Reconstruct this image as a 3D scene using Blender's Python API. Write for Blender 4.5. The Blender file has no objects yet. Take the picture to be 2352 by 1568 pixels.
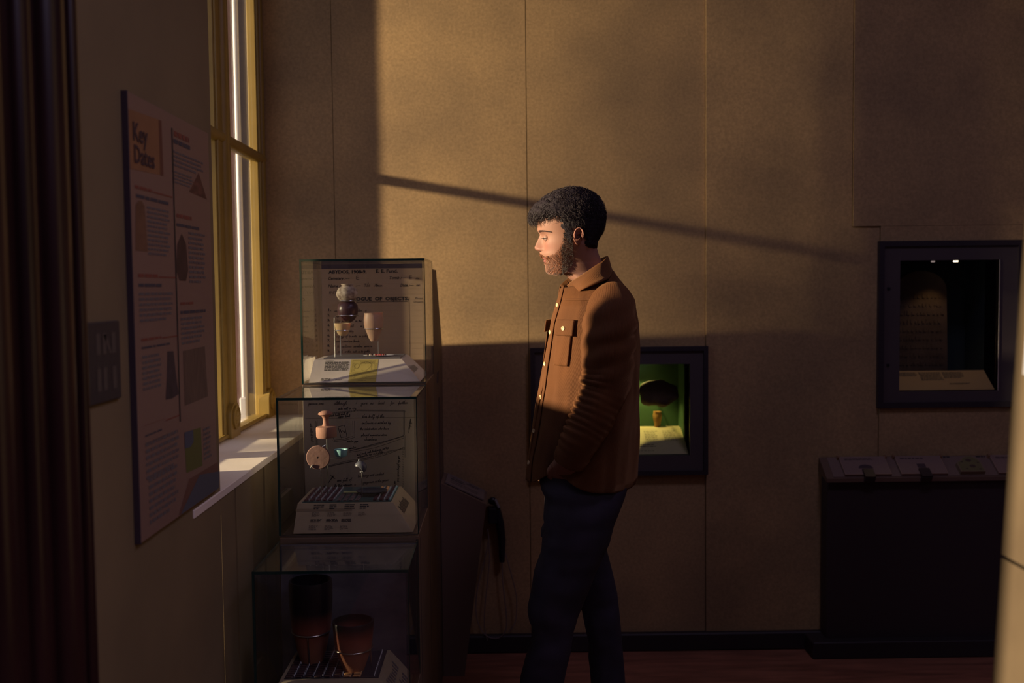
import bpy, math, random
import numpy as np
from mathutils import Vector, Matrix, noise
random.seed(7); rng = np.random.default_rng(7)
S = bpy.context.scene
COL = S.collection
PI = math.pi

# ------------------------------------------------------------------ camera
F = 2300.0; H = 1.52
YAW, PITCH, ROLL = -0.0091, -0.0535, -0.0105
RM = Matrix.Rotation(YAW, 4, 'Z') @ Matrix.Rotation(PI/2+PITCH, 4, 'X') @ Matrix.Rotation(ROLL, 4, 'Z')
cam = bpy.data.cameras.new('camera'); camo = bpy.data.objects.new('camera', cam); COL.objects.link(camo)
camo.matrix_world = Matrix.Translation((0, 0, H)) @ RM
cam.sensor_width = 36; cam.sensor_fit = 'HORIZONTAL'; cam.lens = F/2352*36
cam.dof.use_dof = True; cam.dof.focus_distance = 2.95; cam.dof.aperture_fstop = 2.6
cam.clip_end = 200
S.camera = camo
def ray(px, py): return (RM.to_3x3() @ Vector(((px-1176)/F, -(py-784)/F, -1)))
def at(px, py, Y):
    d = ray(px, py); t = Y/d.y; return Vector((d.x*t, Y, H+d.z*t))
def atX(px, py, X):
    d = ray(px, py); t = X/d.x; return Vector((X, d.y*t, H+d.z*t))

# ------------------------------------------------------------------ world, sun, added fill lights, exposure
W = bpy.data.worlds.new('sky'); S.world = W; W.use_nodes = True
wn = W.node_tree.nodes; wl = W.node_tree.links
bg = wn['Background']; bg.inputs['Color'].default_value = (.62, .66, .95, 1); bg.inputs['Strength'].default_value = .55
SUN = Vector((1, .22, -.172)).normalized()
sl = bpy.data.lights.new('sun', 'SUN'); sl.energy = 13.0; sl.angle = math.radians(1.6); sl.color = (1, .77, .49)
so = bpy.data.objects.new('sun', sl); COL.objects.link(so); so.location = (-6, -1, 5)
so.rotation_euler = SUN.to_track_quat('-Z', 'Y').to_euler()
def area(name, loc, rot, sx, sy, e, col):
    l = bpy.data.lights.new(name, 'AREA'); l.shape = 'RECTANGLE'; l.size = sx; l.size_y = sy; l.energy = e; l.color = col
    o = bpy.data.objects.new(name, l); COL.objects.link(o); o.location = loc; o.rotation_euler = rot; return o
area('ambient_fill', (1.6, -.6, 3.5), (0, 0, 0), 1.6, 1.6, 30, (.76, .62, 1))  # added purplish fill to lift the dark areas, no fixture behind it
area('ambient_fill', (1.2, 2.2, 3.5), (0, 0, 0), .5, .5, 8, (.76, .62, 1))  # second, weaker added fill, nearer the back wall
S.view_settings.view_transform = 'Standard'; S.view_settings.look = 'None'
S.view_settings.exposure = 0; S.view_settings.gamma = 1; S.view_settings.use_curve_mapping = False

# ------------------------------------------------------------------ materials
MATS = {}
def mat(name, col, rough=.6, metal=0, spec=.5, var=0, vscale=6, col2=None, bump=0, bscale=80, emit=None, estr=1,
        detail=4, stretch=None, sss=0, coat=0, attr=None):
    if name in MATS: return MATS[name]
    m = bpy.data.materials.new(name); m.use_nodes = True; MATS[name] = m
    n = m.node_tree.nodes; l = m.node_tree.links; b = n['Principled BSDF']
    b.inputs['Base Color'].default_value = (*col, 1); b.inputs['Roughness'].default_value = rough
    b.inputs['Metallic'].default_value = metal; b.inputs['Specular IOR Level'].default_value = spec
    if sss: b.inputs['Subsurface Weight'].default_value = sss; b.inputs['Subsurface Radius'].default_value = (.012, .004, .002); b.inputs['Subsurface Scale'].default_value = 1
    if coat: b.inputs['Coat Weight'].default_value = coat
    tc = n.new('ShaderNodeTexCoord'); src = tc.outputs['Object']
    if stretch:
        mp = n.new('ShaderNodeMapping'); mp.inputs['Scale'].default_value = stretch; l.new(src, mp.inputs['Vector']); src = mp.outputs['Vector']
    if var or col2:
        nt = n.new('ShaderNodeTexNoise'); nt.inputs['Scale'].default_value = vscale; nt.inputs['Detail'].default_value = detail
        l.new(src, nt.inputs['Vector'])
        r = n.new('ShaderNodeValToRGB'); r.color_ramp.elements[0].position = .32; r.color_ramp.elements[1].position = .68
        c2 = col2 or tuple(c*(1-var) for c in col)
        r.color_ramp.elements[0].color = (*col, 1); r.color_ramp.elements[1].color = (*c2, 1)
        l.new(nt.outputs['Fac'], r.inputs['Fac']); l.new(r.outputs['Color'], b.inputs['Base Color'])
    if attr:
        a = n.new('ShaderNodeVertexColor'); a.layer_name = attr; l.new(a.outputs['Color'], b.inputs['Base Color'])
    if bump:
        nb = n.new('ShaderNodeTexNoise'); nb.inputs['Scale'].default_value = bscale; nb.inputs['Detail'].default_value = 3
        l.new(src, nb.inputs['Vector'])
        bp = n.new('ShaderNodeBump'); bp.inputs['Strength'].default_value = bump; bp.inputs['Distance'].default_value = .004
        l.new(nb.outputs['Fac'], bp.inputs['Height']); l.new(bp.outputs['Normal'], b.inputs['Normal'])
    if emit: b.inputs['Emission Color'].default_value = (*emit, 1); b.inputs['Emission Strength'].default_value = estr
    return m
def glass_mat(name, tint, refl=1.0):
    m = bpy.data.materials.new(name); m.use_nodes = True; MATS[name] = m
    n = m.node_tree.nodes; l = m.node_tree.links; n.remove(n['Principled BSDF'])
    t = n.new('ShaderNodeBsdfTransparent'); t.inputs['Color'].default_value = (*tint, 1)
    g = n.new('ShaderNodeBsdfGlossy'); g.inputs['Roughness'].default_value = .015; g.inputs['Color'].default_value = (refl, refl, refl, 1)
    lw = n.new('ShaderNodeLayerWeight'); lw.inputs['Blend'].default_value = .5
    p = n.new('ShaderNodeMath'); p.operation = 'POWER'; p.inputs[1].default_value = 5
    q = n.new('ShaderNodeMath'); q.operation = 'MULTIPLY_ADD'; q.inputs[1].default_value = .95; q.inputs[2].default_value = .045
    mx = n.new('ShaderNodeMixShader')
    l.new(lw.outputs['Facing'], p.inputs[0]); l.new(p.outputs[0], q.inputs[0]); l.new(q.outputs[0], mx.inputs[0])
    l.new(t.outputs[0], mx.inputs[1]); l.new(g.outputs[0], mx.inputs[2]); l.new(mx.outputs[0], n['Material Output'].inputs['Surface'])
    return m
GLASS = glass_mat('case_glass', (.965, .982, .972)); WGLASS = glass_mat('window_glass', (.97, .98, .98)); NGLASS = glass_mat('niche_glass', (.96, .97, .97), .35)
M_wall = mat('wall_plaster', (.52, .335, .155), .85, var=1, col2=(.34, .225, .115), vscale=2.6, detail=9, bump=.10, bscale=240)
def mottled_wall():
    n = M_wall.node_tree.nodes; l = M_wall.node_tree.links; b = n['Principled BSDF']
    ramp = [x for x in n if x.type == 'VALTORGB'][0]; tc = [x for x in n if x.type == 'TEX_COORD'][0]
    f = n.new('ShaderNodeTexNoise'); f.inputs['Scale'].default_value = 90; f.inputs['Detail'].default_value = 6; f.inputs['Roughness'].default_value = .7
    l.new(tc.outputs['Object'], f.inputs['Vector'])
    r = n.new('ShaderNodeMapRange'); r.inputs['From Min'].default_value = .35; r.inputs['From Max'].default_value = .65; r.inputs['To Min'].default_value = .82; r.inputs['To Max'].default_value = 1.12
    l.new(f.outputs['Fac'], r.inputs['Value'])
    mx = n.new('ShaderNodeMix'); mx.data_type = 'RGBA'; mx.blend_type = 'MULTIPLY'; mx.inputs['Factor'].default_value = 1
    l.new(ramp.outputs['Color'], mx.inputs['A']); l.new(r.outputs['Result'], mx.inputs['B']); l.new(mx.outputs['Result'], b.inputs['Base Color'])
mottled_wall()
M_far = mat('far_wall_paint', (.09, .07, .07), .9)
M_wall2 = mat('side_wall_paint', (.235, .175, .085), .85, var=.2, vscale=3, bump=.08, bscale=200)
M_ceil = mat('ceiling_paint', (.12, .10, .10), .9)
M_floor = mat('floor_wood', (.40, .16, .095), .45, var=.45, vscale=5, stretch=(1, 6, 1), bump=.1, bscale=60)
M_sill = mat('sill_stone', (.92, .84, .72), .6, var=.08, vscale=8, bump=.05)
M_yel = mat('yellow_paint', (.33, .22, .048), .42, var=.12, vscale=10, bump=.05, bscale=120)
M_dark = mat('dark_frame', (.032, .024, .032), .5)
M_mat = mat('grey_surround', (.085, .066, .07), .55, var=.1, vscale=4)
M_base = mat('dark_skirting', (.03, .022, .024), .6)
M_col = mat('dark_marble', (.035, .012, .012), .3, var=.6, vscale=6, stretch=(1, 1, .25))
M_edge = mat('green_glass_edge', (.004, .034, .030), .12, spec=.8)
M_steel = mat('brushed_steel', (.62, .60, .58), .28, metal=1)
M_white = mat('white_card', (.76, .64, .56), .7, var=.05, vscale=30)
M_plinth = mat('plinth_paint', (.16, .105, .062), .7, var=.2, vscale=5)
M_ink = mat('black_ink', (.02, .018, .02), .7)
M_grey = mat('grey_ink', (.13, .12, .12), .7)
M_red = mat('red_ink', (.22, .06, .04), .7)
M_stonep = mat('pillar_stone', (.095, .066, .037), .8, var=1, col2=(.068, .045, .024), vscale=5, detail=8, bump=.12, bscale=60)
M_blk = mat('black_plastic', (.012, .012, .02), .35)

# ------------------------------------------------------------------ mesh helpers
def root_of(p):
    while p and p.parent: p = p.parent
    return p
def obj(name, V, Fc, m, parent=None, smooth=False, uv=None, origin=None):
    V = np.asarray(V, dtype=float).reshape(-1, 3)
    if parent is not None: off = np.array(root_of(parent).location)
    elif origin is not None: off = np.array(origin)
    else:
        off = (V.min(0)+V.max(0))/2; off[2] = V[:, 2].min()
    me = bpy.data.meshes.new(name)
    me.from_pydata((V-off).tolist(), [], [list(f) for f in Fc])
    ms = m if isinstance(m, (list, tuple)) else [m]
    for k in ms: me.materials.append(k)
    if smooth: me.polygons.foreach_set('use_smooth', [True]*len(me.polygons))
    if uv is not None:
        ul = me.uv_layers.new(name='UVMap'); li = np.zeros(len(me.loops), dtype=np.int32); me.loops.foreach_get('vertex_index', li)
        ul.data.foreach_set('uv', np.asarray(uv)[li].ravel())
    me.update()
    o = bpy.data.objects.new(name, me); COL.objects.link(o)
    if parent is not None: o.parent = parent
    else: o.location = off
    return o
def thing(name, label, cat, loc, group=None):
    o = bpy.data.objects.new(name, None); COL.objects.link(o); o.location = loc; o.empty_display_size = .05
    o['label'] = label; o['category'] = cat
    if group: o['group'] = group
    return o
def tag(o, label, cat, group=None, kind=None):
    o['label'] = label; o['category'] = cat
    if group: o['group'] = group
    if kind: o['kind'] = kind
    return o
def struct(o, label=None):
    o['kind'] = 'structure'
    if label: o['label'] = label
    return o
class MB:
    def __init__(s): s.V = []; s.F = []; s.n = 0
    def add(s, V, Fc):
        V = [tuple(v) for v in V]; s.F += [[i+s.n for i in f] for f in Fc]; s.V += V; s.n += len(V); return s
    def box(s, x0, x1, y0, y1, z0, z1):
        V = [(x, y, z) for x in (x0, x1) for y in (y0, y1) for z in (z0, z1)]
        return s.add(V, [(0, 1, 3, 2), (4, 6, 7, 5), (0, 4, 5, 1), (2, 3, 7, 6), (0, 2, 6, 4), (1, 5, 7, 3)])
    def bbox(s, x0, x1, y0, y1, z0, z1, b):
        # chamfered box
        V = []; 
        for x, sx in ((x0, 1), (x1, -1)):
            for y, sy in ((y0, 1), (y1, -1)):
                for z, sz in ((z0, 1), (z1, -1)):
                    V += [(x, y+sy*b, z+sz*b), (x+sx*b, y, z+sz*b), (x+sx*b, y+sy*b, z)]
        import itertools
        c = lambda i, j, k: 3*(4*i+2*j+k)
        Fc = [(c(0,0,0), c(0,0,1), c(0,1,1), c(0,1,0)), (c(1,0,0), c(1,1,0), c(1,1,1), c(1,0,1)),
              (c(0,0,0)+1, c(1,0,0)+1, c(1,0,1)+1, c(0,0,1)+1), (c(0,1,0)+1, c(0,1,1)+1, c(1,1,1)+1, c(1,1,0)+1),
              (c(0,0,0)+2, c(0,1,0)+2, c(1,1,0)+2, c(1,0,0)+2), (c(0,0,1)+2, c(1,0,1)+2, c(1,1,1)+2, c(0,1,1)+2)]
        for j in (0, 1):
            for k in (0, 1):
                Fc.append((c(0,j,k)+1, c(0,j,k)+2, c(1,j,k)+2, c(1,j,k)+1)); Fc.append((c(j,0,k)+0, c(j,0,k)+2, c(j,1,k)+2, c(j,1,k)+0)); Fc.append((c(j,k,0)+0, c(j,k,0)+1, c(j,k,1)+1, c(j,k,1)+0))
        for i in (0, 1):
            for j in (0, 1):
                for k in (0, 1): Fc.append((c(i,j,k), c(i,j,k)+1, c(i,j,k)+2))
        return s.add(V, Fc)
    def prism(s, poly, axis, a, b):
        n = len(poly)
        def mk(p, t):
            return {'x': (t, p[0], p[1]), 'y': (p[0], t, p[1]), 'z': (p[0], p[1], t)}[axis]
        V = [mk(p, a) for p in poly]+[mk(p, b) for p in poly]
        return s.add(V, [list(range(n))[::-1], list(range(n, 2*n))]+[(i, (i+1) % n, (i+1) % n+n, i+n) for i in range(n)])
    def tube(s, P, r, seg=8, caps=True):
        P = [Vector(p) for p in P]; n = len(P); rr = r if isinstance(r, (list, tuple)) else [r]*n
        V = []; up = None
        for i in range(n):
            t = (P[min(i+1, n-1)]-P[max(i-1, 0)]).normalized()
            if up is None: up = t.orthogonal().normalized()
            up = (up-t*up.dot(t)).normalized(); sd = t.cross(up)
            for k in range(seg):
                a = 2*PI*k/seg; V.append(P[i]+(up*math.cos(a)+sd*math.sin(a))*rr[i])
        Fc = [(i*seg+k, i*seg+(k+1) % seg, (i+1)*seg+(k+1) % seg, (i+1)*seg+k) for i in range(n-1) for k in range(seg)]
        if caps: Fc += [list(range(seg))[::-1], list(range((n-1)*seg, n*seg))]
        return s.add(V, Fc)
    def lathe(s, cx, cy, prof, seg=32, sx=1, sy=1, fn=None):
        V = []
        for r, z in prof:
            for k in range(seg):
                a = 2*PI*k/seg; V.append((cx+r*sx*math.cos(a), cy+r*sy*math.sin(a), z))
        if fn: V = [fn(Vector(v)) for v in V]
        n = len(prof)
        Fc = [(i*seg+k, i*seg+(k+1) % seg, (i+1)*seg+(k+1) % seg, (i+1)*seg+k) for i in range(n-1) for k in range(seg)]
        Fc += [list(range(seg))[::-1], list(range((n-1)*seg, n*seg))]
        return s.add(V, Fc)
    def sphere(s, c, r, seg=16, rings=10, sc=(1, 1, 1)):
        V = [(c[0]+r*sc[0]*math.sin(PI*i/rings)*math.cos(2*PI*k/seg), c[1]+r*sc[1]*math.sin(PI*i/rings)*math.sin(2*PI*k/seg), c[2]+r*sc[2]*math.cos(PI*i/rings)) for i in range(rings+1) for k in range(seg)]
        return s.add(V, [(i*seg+k, (i+1)*seg+k, (i+1)*seg+(k+1) % seg, i*seg+(k+1) % seg) for i in range(rings) for k in range(seg)])
    def rects(s, rect, holes, y0, y1):
        x0, x1, z0, z1 = rect
        xs = sorted({x0, x1}|{max(x0, min(x1, h[i])) for h in holes for i in (0, 1)})
        zs = sorted({z0, z1}|{max(z0, min(z1, h[i])) for h in holes for i in (2, 3)})
        for a, b in zip(xs, xs[1:]):
            for c, d in zip(zs, zs[1:]):
                mx, mz = (a+b)/2, (c+d)/2
                if any(h[0] < mx < h[1] and h[2] < mz < h[3] for h in holes): continue
                s.box(a, b, y0, y1, c, d)
        return s
    def build(s, name, m, parent=None, smooth=False, origin=None): return obj(name, s.V, s.F, m, parent, smooth, origin=origin)
def autosmooth(o, ang=35):
    me = o.data; me.polygons.foreach_set('use_smooth', [True]*len(me.polygons))
    me.set_sharp_from_angle(angle=math.radians(ang)); return o
class Fr:   # a frame on a surface for print: origin, right, up
    def __init__(s, o, u, v, eps=.0006):
        s.o = Vector(o); s.u = Vector(u).normalized(); s.v = Vector(v).normalized(); s.n = s.u.cross(s.v).normalized(); s.o = s.o+s.n*eps
    def p(s, a, b, c=0): return s.o+s.u*a+s.v*b+s.n*c
def quad(mb, fr, a0, b0, a1, b1): mb.add([fr.p(a0, b0), fr.p(a1, b0), fr.p(a1, b1), fr.p(a0, b1)], [(0, 1, 2, 3)])
def poly(mb, fr, pts): mb.add([fr.p(*q) for q in pts], [list(range(len(pts)))])
def greek(mb, fr, a0, b0, a1, b1, n, h=.5, ragged=.25, wl=.012, gap=.0028):
    """n rows of word shapes between top b1 and bottom b0"""
    st = (b1-b0)/n
    for i in range(n):
        t = b1-st*i; x = a0; e = a1-(a1-a0)*random.random()*ragged*(1.8 if i == n-1 else .6)
        while x < e:
            w = min(wl*random.uniform(.35, 1.5), e-x)
            if w > .0015: quad(mb, fr, x, t-st*h, x+w, t)
            x += w+gap
def text(s, size, fr, a, b, mb, shear=0, bold=0, align='LEFT', space=1, sx=1, rot=0):
    c = bpy.data.curves.new('t', 'FONT'); c.body = s; c.size = size; c.shear = shear; c.offset = bold; c.align_x = align; c.space_character = space
    c.resolution_u = 2
    o = bpy.data.objects.new('t', c); COL.objects.link(o); dg = bpy.context.evaluated_depsgraph_get()
    me = bpy.data.meshes.new_from_object(o.evaluated_get(dg))
    cr, sr = math.cos(rot), math.sin(rot)
    V = [fr.p(a+(v.co.x*sx*cr-v.co.y*sr), b+(v.co.x*sx*sr+v.co.y*cr)) for v in me.vertices]
    mb.add(V, [list(p.vertices) for p in me.polygons])
    bpy.data.objects.remove(o); bpy.data.curves.remove(c); bpy.data.meshes.remove(me)
def stroke(mb, fr, pts, w, sm=4):
    P = [Vector(p) for p in pts]
    if sm > 1 and len(P) > 2:
        Q = []
        for i in range(len(P)-1):
            p0, p1, p2, p3 = P[max(i-1, 0)], P[i], P[i+1], P[min(i+2, len(P)-1)]
            for k in range(sm):
                t = k/sm; Q.append(.5*((2*p1)+(p2-p0)*t+(2*p0-5*p1+4*p2-p3)*t*t+(3*p1-p0-3*p2+p3)*t**3))
        P = Q+[P[-1]]
    V = []
    for i, p in enumerate(P):
        d = P[min(i+1, len(P)-1)]-P[max(i-1, 0)]
        d = d.normalized() if d.length > 0 else Vector((1, 0))
        nn = Vector((-d.y, d.x))*w/2; V += [fr.p(*(p+nn)), fr.p(*(p-nn))]
    mb.add(V, [(2*i, 2*i+1, 2*i+3, 2*i+2) for i in range(len(P)-1)])
HW = dict(a="1,.9 .4,1 0,.5 .4,0 .9,.4 1,1 .9,.3 1.3,0", b="0,0 .3,1 .5,2 .2,1.8 .1,.2 .5,0 .9,.5 .6,.9 1.1,.8", c="1,.8 .5,1 .1,.5 .4,0 1,.2",
 d=".9,.9 .4,1 0,.5 .3,0 .9,.4 1.1,2 1,.3 1.3,0", e="0,.3 .8,.6 .6,1 .2,.8 .1,.3 .5,0 1.1,.2", f="0,.2 .6,1.2 .8,2 .5,1.8 .4,0 .3,-.9 .1,-.7 .6,.2 1,.3",
 g="1,.9 .4,1 0,.5 .4,.1 1,.6 1,1 .9,-.7 .4,-1 .2,-.6 1.2,.1", h="0,0 .5,1.8 .3,2 .1,0 .4,.8 .8,.9 .8,.1 1.2,.1", i="0,.2 .3,1 .3,.1 .7,.1",
 j="0,.2 .3,1 .2,-.8 0,-.9 .7,.2", k="0,0 .5,1.8 .3,2 .1,0 .5,.9 .8,.8 .4,.5 .9,0 1.2,.1", l="0,.1 .5,1.7 .3,2 .2,.2 .5,0 .8,.2",
 m="0,0 .2,1 .2,0 .5,.9 .7,.8 .7,0 1,.9 1.3,.8 1.3,.1 1.6,.1", n="0,0 .2,1 .2,0 .6,.9 .9,.8 .9,.1 1.2,.1", o=".6,1 .1,.6 .3,0 .8,.3 .6,1 1.2,.8",
 p="0,.2 .3,1 .1,-1 .3,.7 .8,1 .9,.4 .4,0 1.2,.2", r="0,.1 .2,1 .3,.8 .7,.9 .6,.1 .9,.1", s="0,.1 .5,1 .7,.4 .4,0 .1,.1 1,.2", t="0,.1 .3,1.6 .3,.1 .7,.1",
 u="0,.8 .1,.1 .5,0 .8,.9 .8,.1 1.2,.1", v="0,.9 .3,0 .7,.9 1.1,.8", w="0,.9 .2,0 .6,.7 .8,0 1.2,.9 1.4,.8", x="0,.9 .4,.4 .8,0", y="0,.9 .3,.2 .7,.9 .6,-.8 .3,-1 1,.1",
 q="1,.9 .4,1 0,.5 .4,.1 1,.6 1,1 .9,-1 1.2,.1", z="0,.9 .8,.9 0,0 .9,.1")
HW['I'] = ".2,.2 .6,1.9 .2,1.8"; HW['T'] = "0,1.8 1.2,1.9 .7,1.8 .5,0"; HW['Y'] = "0,1.8 .4,1 .9,1.9 .4,0"; HW['P'] = ".2,0 .4,1.9 1,1.6 .4,1"; HW['D'] = ".2,0 .4,1.9 1.1,1.2 .2,0"; HW['E'] = "1,1.8 .3,1.8 .3,1 .8,1 .3,.9 .2,0 1,0"
def cursive(mb, fr, s, a, b, xh, w, rot=0, shear=.3, jit=.07):
    x = 0
    for ch in s:
        if ch == ' ': x += 1.0; continue
        pts = [tuple(map(float, q.split(','))) for q in HW.get(ch, HW['n']).split()]
        adv = max(p[0] for p in pts); Q = []
        for px_, py_ in pts:
            X = (x+px_+py_*shear+random.uniform(-jit, jit))*xh*.78; Y = (py_+random.uniform(-jit, jit))*xh
            Q.append((a+X*math.cos(rot)-Y*math.sin(rot), b+X*math.sin(rot)+Y*math.cos(rot)))
        stroke(mb, fr, Q, w, 3)
        if ch == 't':
            X = x*xh*.78; stroke(mb, fr, [(a+(X)*math.cos(rot)-1.2*xh*math.sin(rot), b+X*math.sin(rot)+1.2*xh*math.cos(rot)), (a+(X+xh)*math.cos(rot)-1.3*xh*math.sin(rot), b+(X+xh)*math.sin(rot)+1.3*xh*math.cos(rot))], w, 1)
        x += adv*1.08
    return x*xh*.78
#==PART2==
ORD = 'first second third fourth fifth sixth seventh eighth ninth tenth eleventh twelfth thirteenth'.split()
# ================================================================== STRUCTURE
WL = -.733; YB = 4.13; CEIL = 3.6
m = MB().box(-1.2, 5.0, -3.2, 4.5, -.08, 0); struct(m.build('floor', M_floor))
struct(MB().box(-1.2, 5.0, -3.2, 4.5, CEIL, CEIL+.1).build('ceiling', M_ceil))
# left wall: solid pier that carries the poster, sill wall and lintel over the windows
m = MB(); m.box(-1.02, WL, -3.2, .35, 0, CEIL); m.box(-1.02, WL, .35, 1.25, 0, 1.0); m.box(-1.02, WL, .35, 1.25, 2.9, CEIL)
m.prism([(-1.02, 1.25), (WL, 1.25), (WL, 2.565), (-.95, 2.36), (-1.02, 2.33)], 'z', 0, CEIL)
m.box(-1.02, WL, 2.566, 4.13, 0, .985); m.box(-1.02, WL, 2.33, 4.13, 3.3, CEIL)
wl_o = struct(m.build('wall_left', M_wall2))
struct(MB().bbox(WL-.03, WL+.035, 1.28, 1.675, 0, CEIL, .004).build('trim_1', M_col))
m = MB(); 
for yy, r in ((1.36, .028), (1.47, .02), (1.56, .03), (1.655, .012)): m.tube([(WL+.036, yy, 0), (WL+.036, yy, CEIL)], r, 12)
autosmooth(struct(m.build('trim_2', M_col)))
struct(MB().bbox(WL-.25, WL+.004, 2.335, 4.128, .985, 1.006, .002).build('trim_3', M_sill))['label'] = 'pale stone window sill'
for o_, l_ in (('trim_1', 'dark marble door surround'), ('trim_2', 'dark marble roll mouldings')): bpy.data.objects[o_]['label'] = l_
m = MB(); m.box(WL, WL+.006, 3.02, 3.034, 0, .985); m.box(WL, WL+.004, 2.70, 2.706, 0, .985); struct(m.build('trim_4', M_wall2))
# back wall: slab with two niches and separate plaster panels standing proud of it, joints open between them
N1 = (.185, .77, .82, 1.20); N2 = (1.635, 2.045, 1.075, 1.615)
wb = MB().rects((-1.2, 5.0, 0, CEIL), [N1, N2], YB+.006, YB+.10).build('wall_back', M_wall2); struct(wb)
M_wall.node_tree.nodes['Principled BSDF']
def panel(x0, x1, z0, z1, dy):
    return MB().rects((x0, x1, z0, z1), [N1, N2], YB-dy, YB+.0055).build('panel', M_wall, wb)
panel(-1.0, -.6845, .05, CEIL, 0); panel(-.682, .1045, .05, CEIL, .001); panel(.1075, .8355, .05, CEIL, .002)
pm = MB().rects((.8385, 1.4385, 1.757, CEIL), [], YB-.010, YB+.0055); pm.rects((.8385, 1.5535, .05, 1.757), [N1, N2], YB-.010, YB+.0055); pm.build('panel', M_wall, wb)
panel(1.4415, 5.0, 1.7575, CEIL, .018); panel(1.556, 5.0, .05, 1.7565, .017)
struct(MB().bbox(-.18, 5.0, YB-.035, YB, 0, .075, .006).build('baseboard_back', M_base))
struct(MB().box(5.0, 5.1, -3.2, 4.5, 0, CEIL).build('wall_right', M_far))
struct(MB().box(-1.2, 5.1, -3.3, -3.2, 0, CEIL).build('wall_front', M_far))
# battered stone pillar on the right, with its block joints
pil = thing('pillar', '', '', (1.0, 1.3, 0)); del pil['label']; del pil['category']; pil['kind'] = 'structure'
pil.name = 'trim_5'; pil['label'] = 'pale battered stone pillar at the right edge'
def px_at(z, off=0): return .749+.0535*z+off
def block(z0, z1):
    m = MB(); V = []
    for z in (z0, z1):
        g = .0015 if z == z0 else -.0015
        x = px_at(z)
        V += [(x, .95, z+g), (x, 1.6, z+g), (x+1.1, 1.6, z+g), (x+1.1, .95, z+g)]
    m.add(V, [(3, 2, 1, 0), (4, 5, 6, 7), (0, 1, 5, 4), (1, 2, 6, 5), (2, 3, 7, 6), (3, 0, 4, 7)])
    return m.build('stone_block', M_stonep, pil)
for a, b in ((0, .36), (.363, 1.075), (1.078, 1.79), (1.793, 2.5), (2.503, CEIL)): block(a, b)
m = MB(); x = px_at(1.41); sx_ = .105
m.add([(px_at(z)-d, y, z) for d in (.0, .004) for y, z in ((1.30, 1.375), (1.566, 1.375), (1.566, 1.445), (1.30, 1.445))], [(0, 1, 2, 3), (7, 6, 5, 4), (0, 4, 5, 1), (1, 5, 6, 2), (2, 6, 7, 3), (3, 7, 4, 0)])
tag(m.build('wall_label', mat('white_label', (.25, .25, .28), .5)), 'white label fixed to the pale stone pillar at the right edge', 'label')

# ------------------------------------------------------------------ window
win = bpy.data.objects.new('window_1', None); COL.objects.link(win); win.location = (-.97, 3.3, 1.0); struct(win)
win['label'] = 'tall yellow framed window with round cornered sashes'
XF = -.965
def vertical(y0, y1, name='window_frame'):
    m = MB(); m.bbox(-1.0, XF, y0, y1, 1.006, 3.3, .003)
    yc = (y0+y1)/2; w = (y1-y0)
    m.tube([(XF+.002, yc, 1.10), (XF+.002, yc, 3.3)], w*.13, 14); m.bbox(XF, XF+.005, y0+w*.10, y1-w*.10, 1.09, 3.3, .003)
    m.tube([(XF+.002, y0+.012, 1.02), (XF+.002, y0+.012, 3.3)], .007, 8); m.tube([(XF+.002, y1-.012, 1.02), (XF+.002, y1-.012, 3.3)], .007, 8)
    return autosmooth(m.build(name, M_yel, win))
vertical(3.43, 3.60); vertical(4.024, 4.125); vertical(3.03, 3.14); vertical(2.335, 2.40)
m = MB(); m.bbox(-1.0, XF+.004, 2.335, 4.125, 1.0065, 1.022, .003); m.tube([(XF+.006, 2.34, 1.017), (XF+.006, 4.12, 1.017)], .008, 10)
autosmooth(m.build('window_frame', M_yel, win))
# base block and rosette under each colonnette
def rosette(y, z, r):
    m = MB()
    P = []
    for k in range(25):
        a = PI*k/24; P.append((y-r*1.15*math.cos(a), z+r*1.05*math.sin(a)))
    P = [(y-r*1.15, 1.0065)]+P+[(y+r*1.15, 1.0065)]
    m.prism(P, 'x', XF-.02, XF+.022)
    b = autosmooth(m.build('base_block', M_yel, win))
    m = MB(); M_ = lambda rr, x0, x1: m.tube([(x0, y, z), (x1, y, z)], rr, 28)
    n = 32; V = []; Fc = []
    for (rr, x) in ((r*.82, XF+.022), (r*.82, XF+.029), (r*.68, XF+.031), (r*.60, XF+.025), (0.001, XF+.025)):
        for k in range(n): V.append((x, y+rr*math.cos(2*PI*k/n), z+rr*math.sin(2*PI*k/n)))
    for i in range(4):
        for k in range(n): Fc.append((i*n+k, i*n+(k+1) % n, (i+1)*n+(k+1) % n, (i+1)*n+k))
    m.add(V, Fc)
    for k in range(6):
        a = k*PI/3; m.sphere((XF+.026, y+r*.30*math.cos(a), z+r*.30*math.sin(a)), r*.20, 10, 8, (.5, 1, 1))
    m.sphere((XF+.027, y, z), r*.16, 10, 8, (.6, 1, 1))
    autosmooth(m.build('rosette', M_yel, b), 50)
rosette(3.515, 1.075, .052); rosette(4.068, 1.075, .046); rosette(3.085, 1.065, .036)
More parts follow.
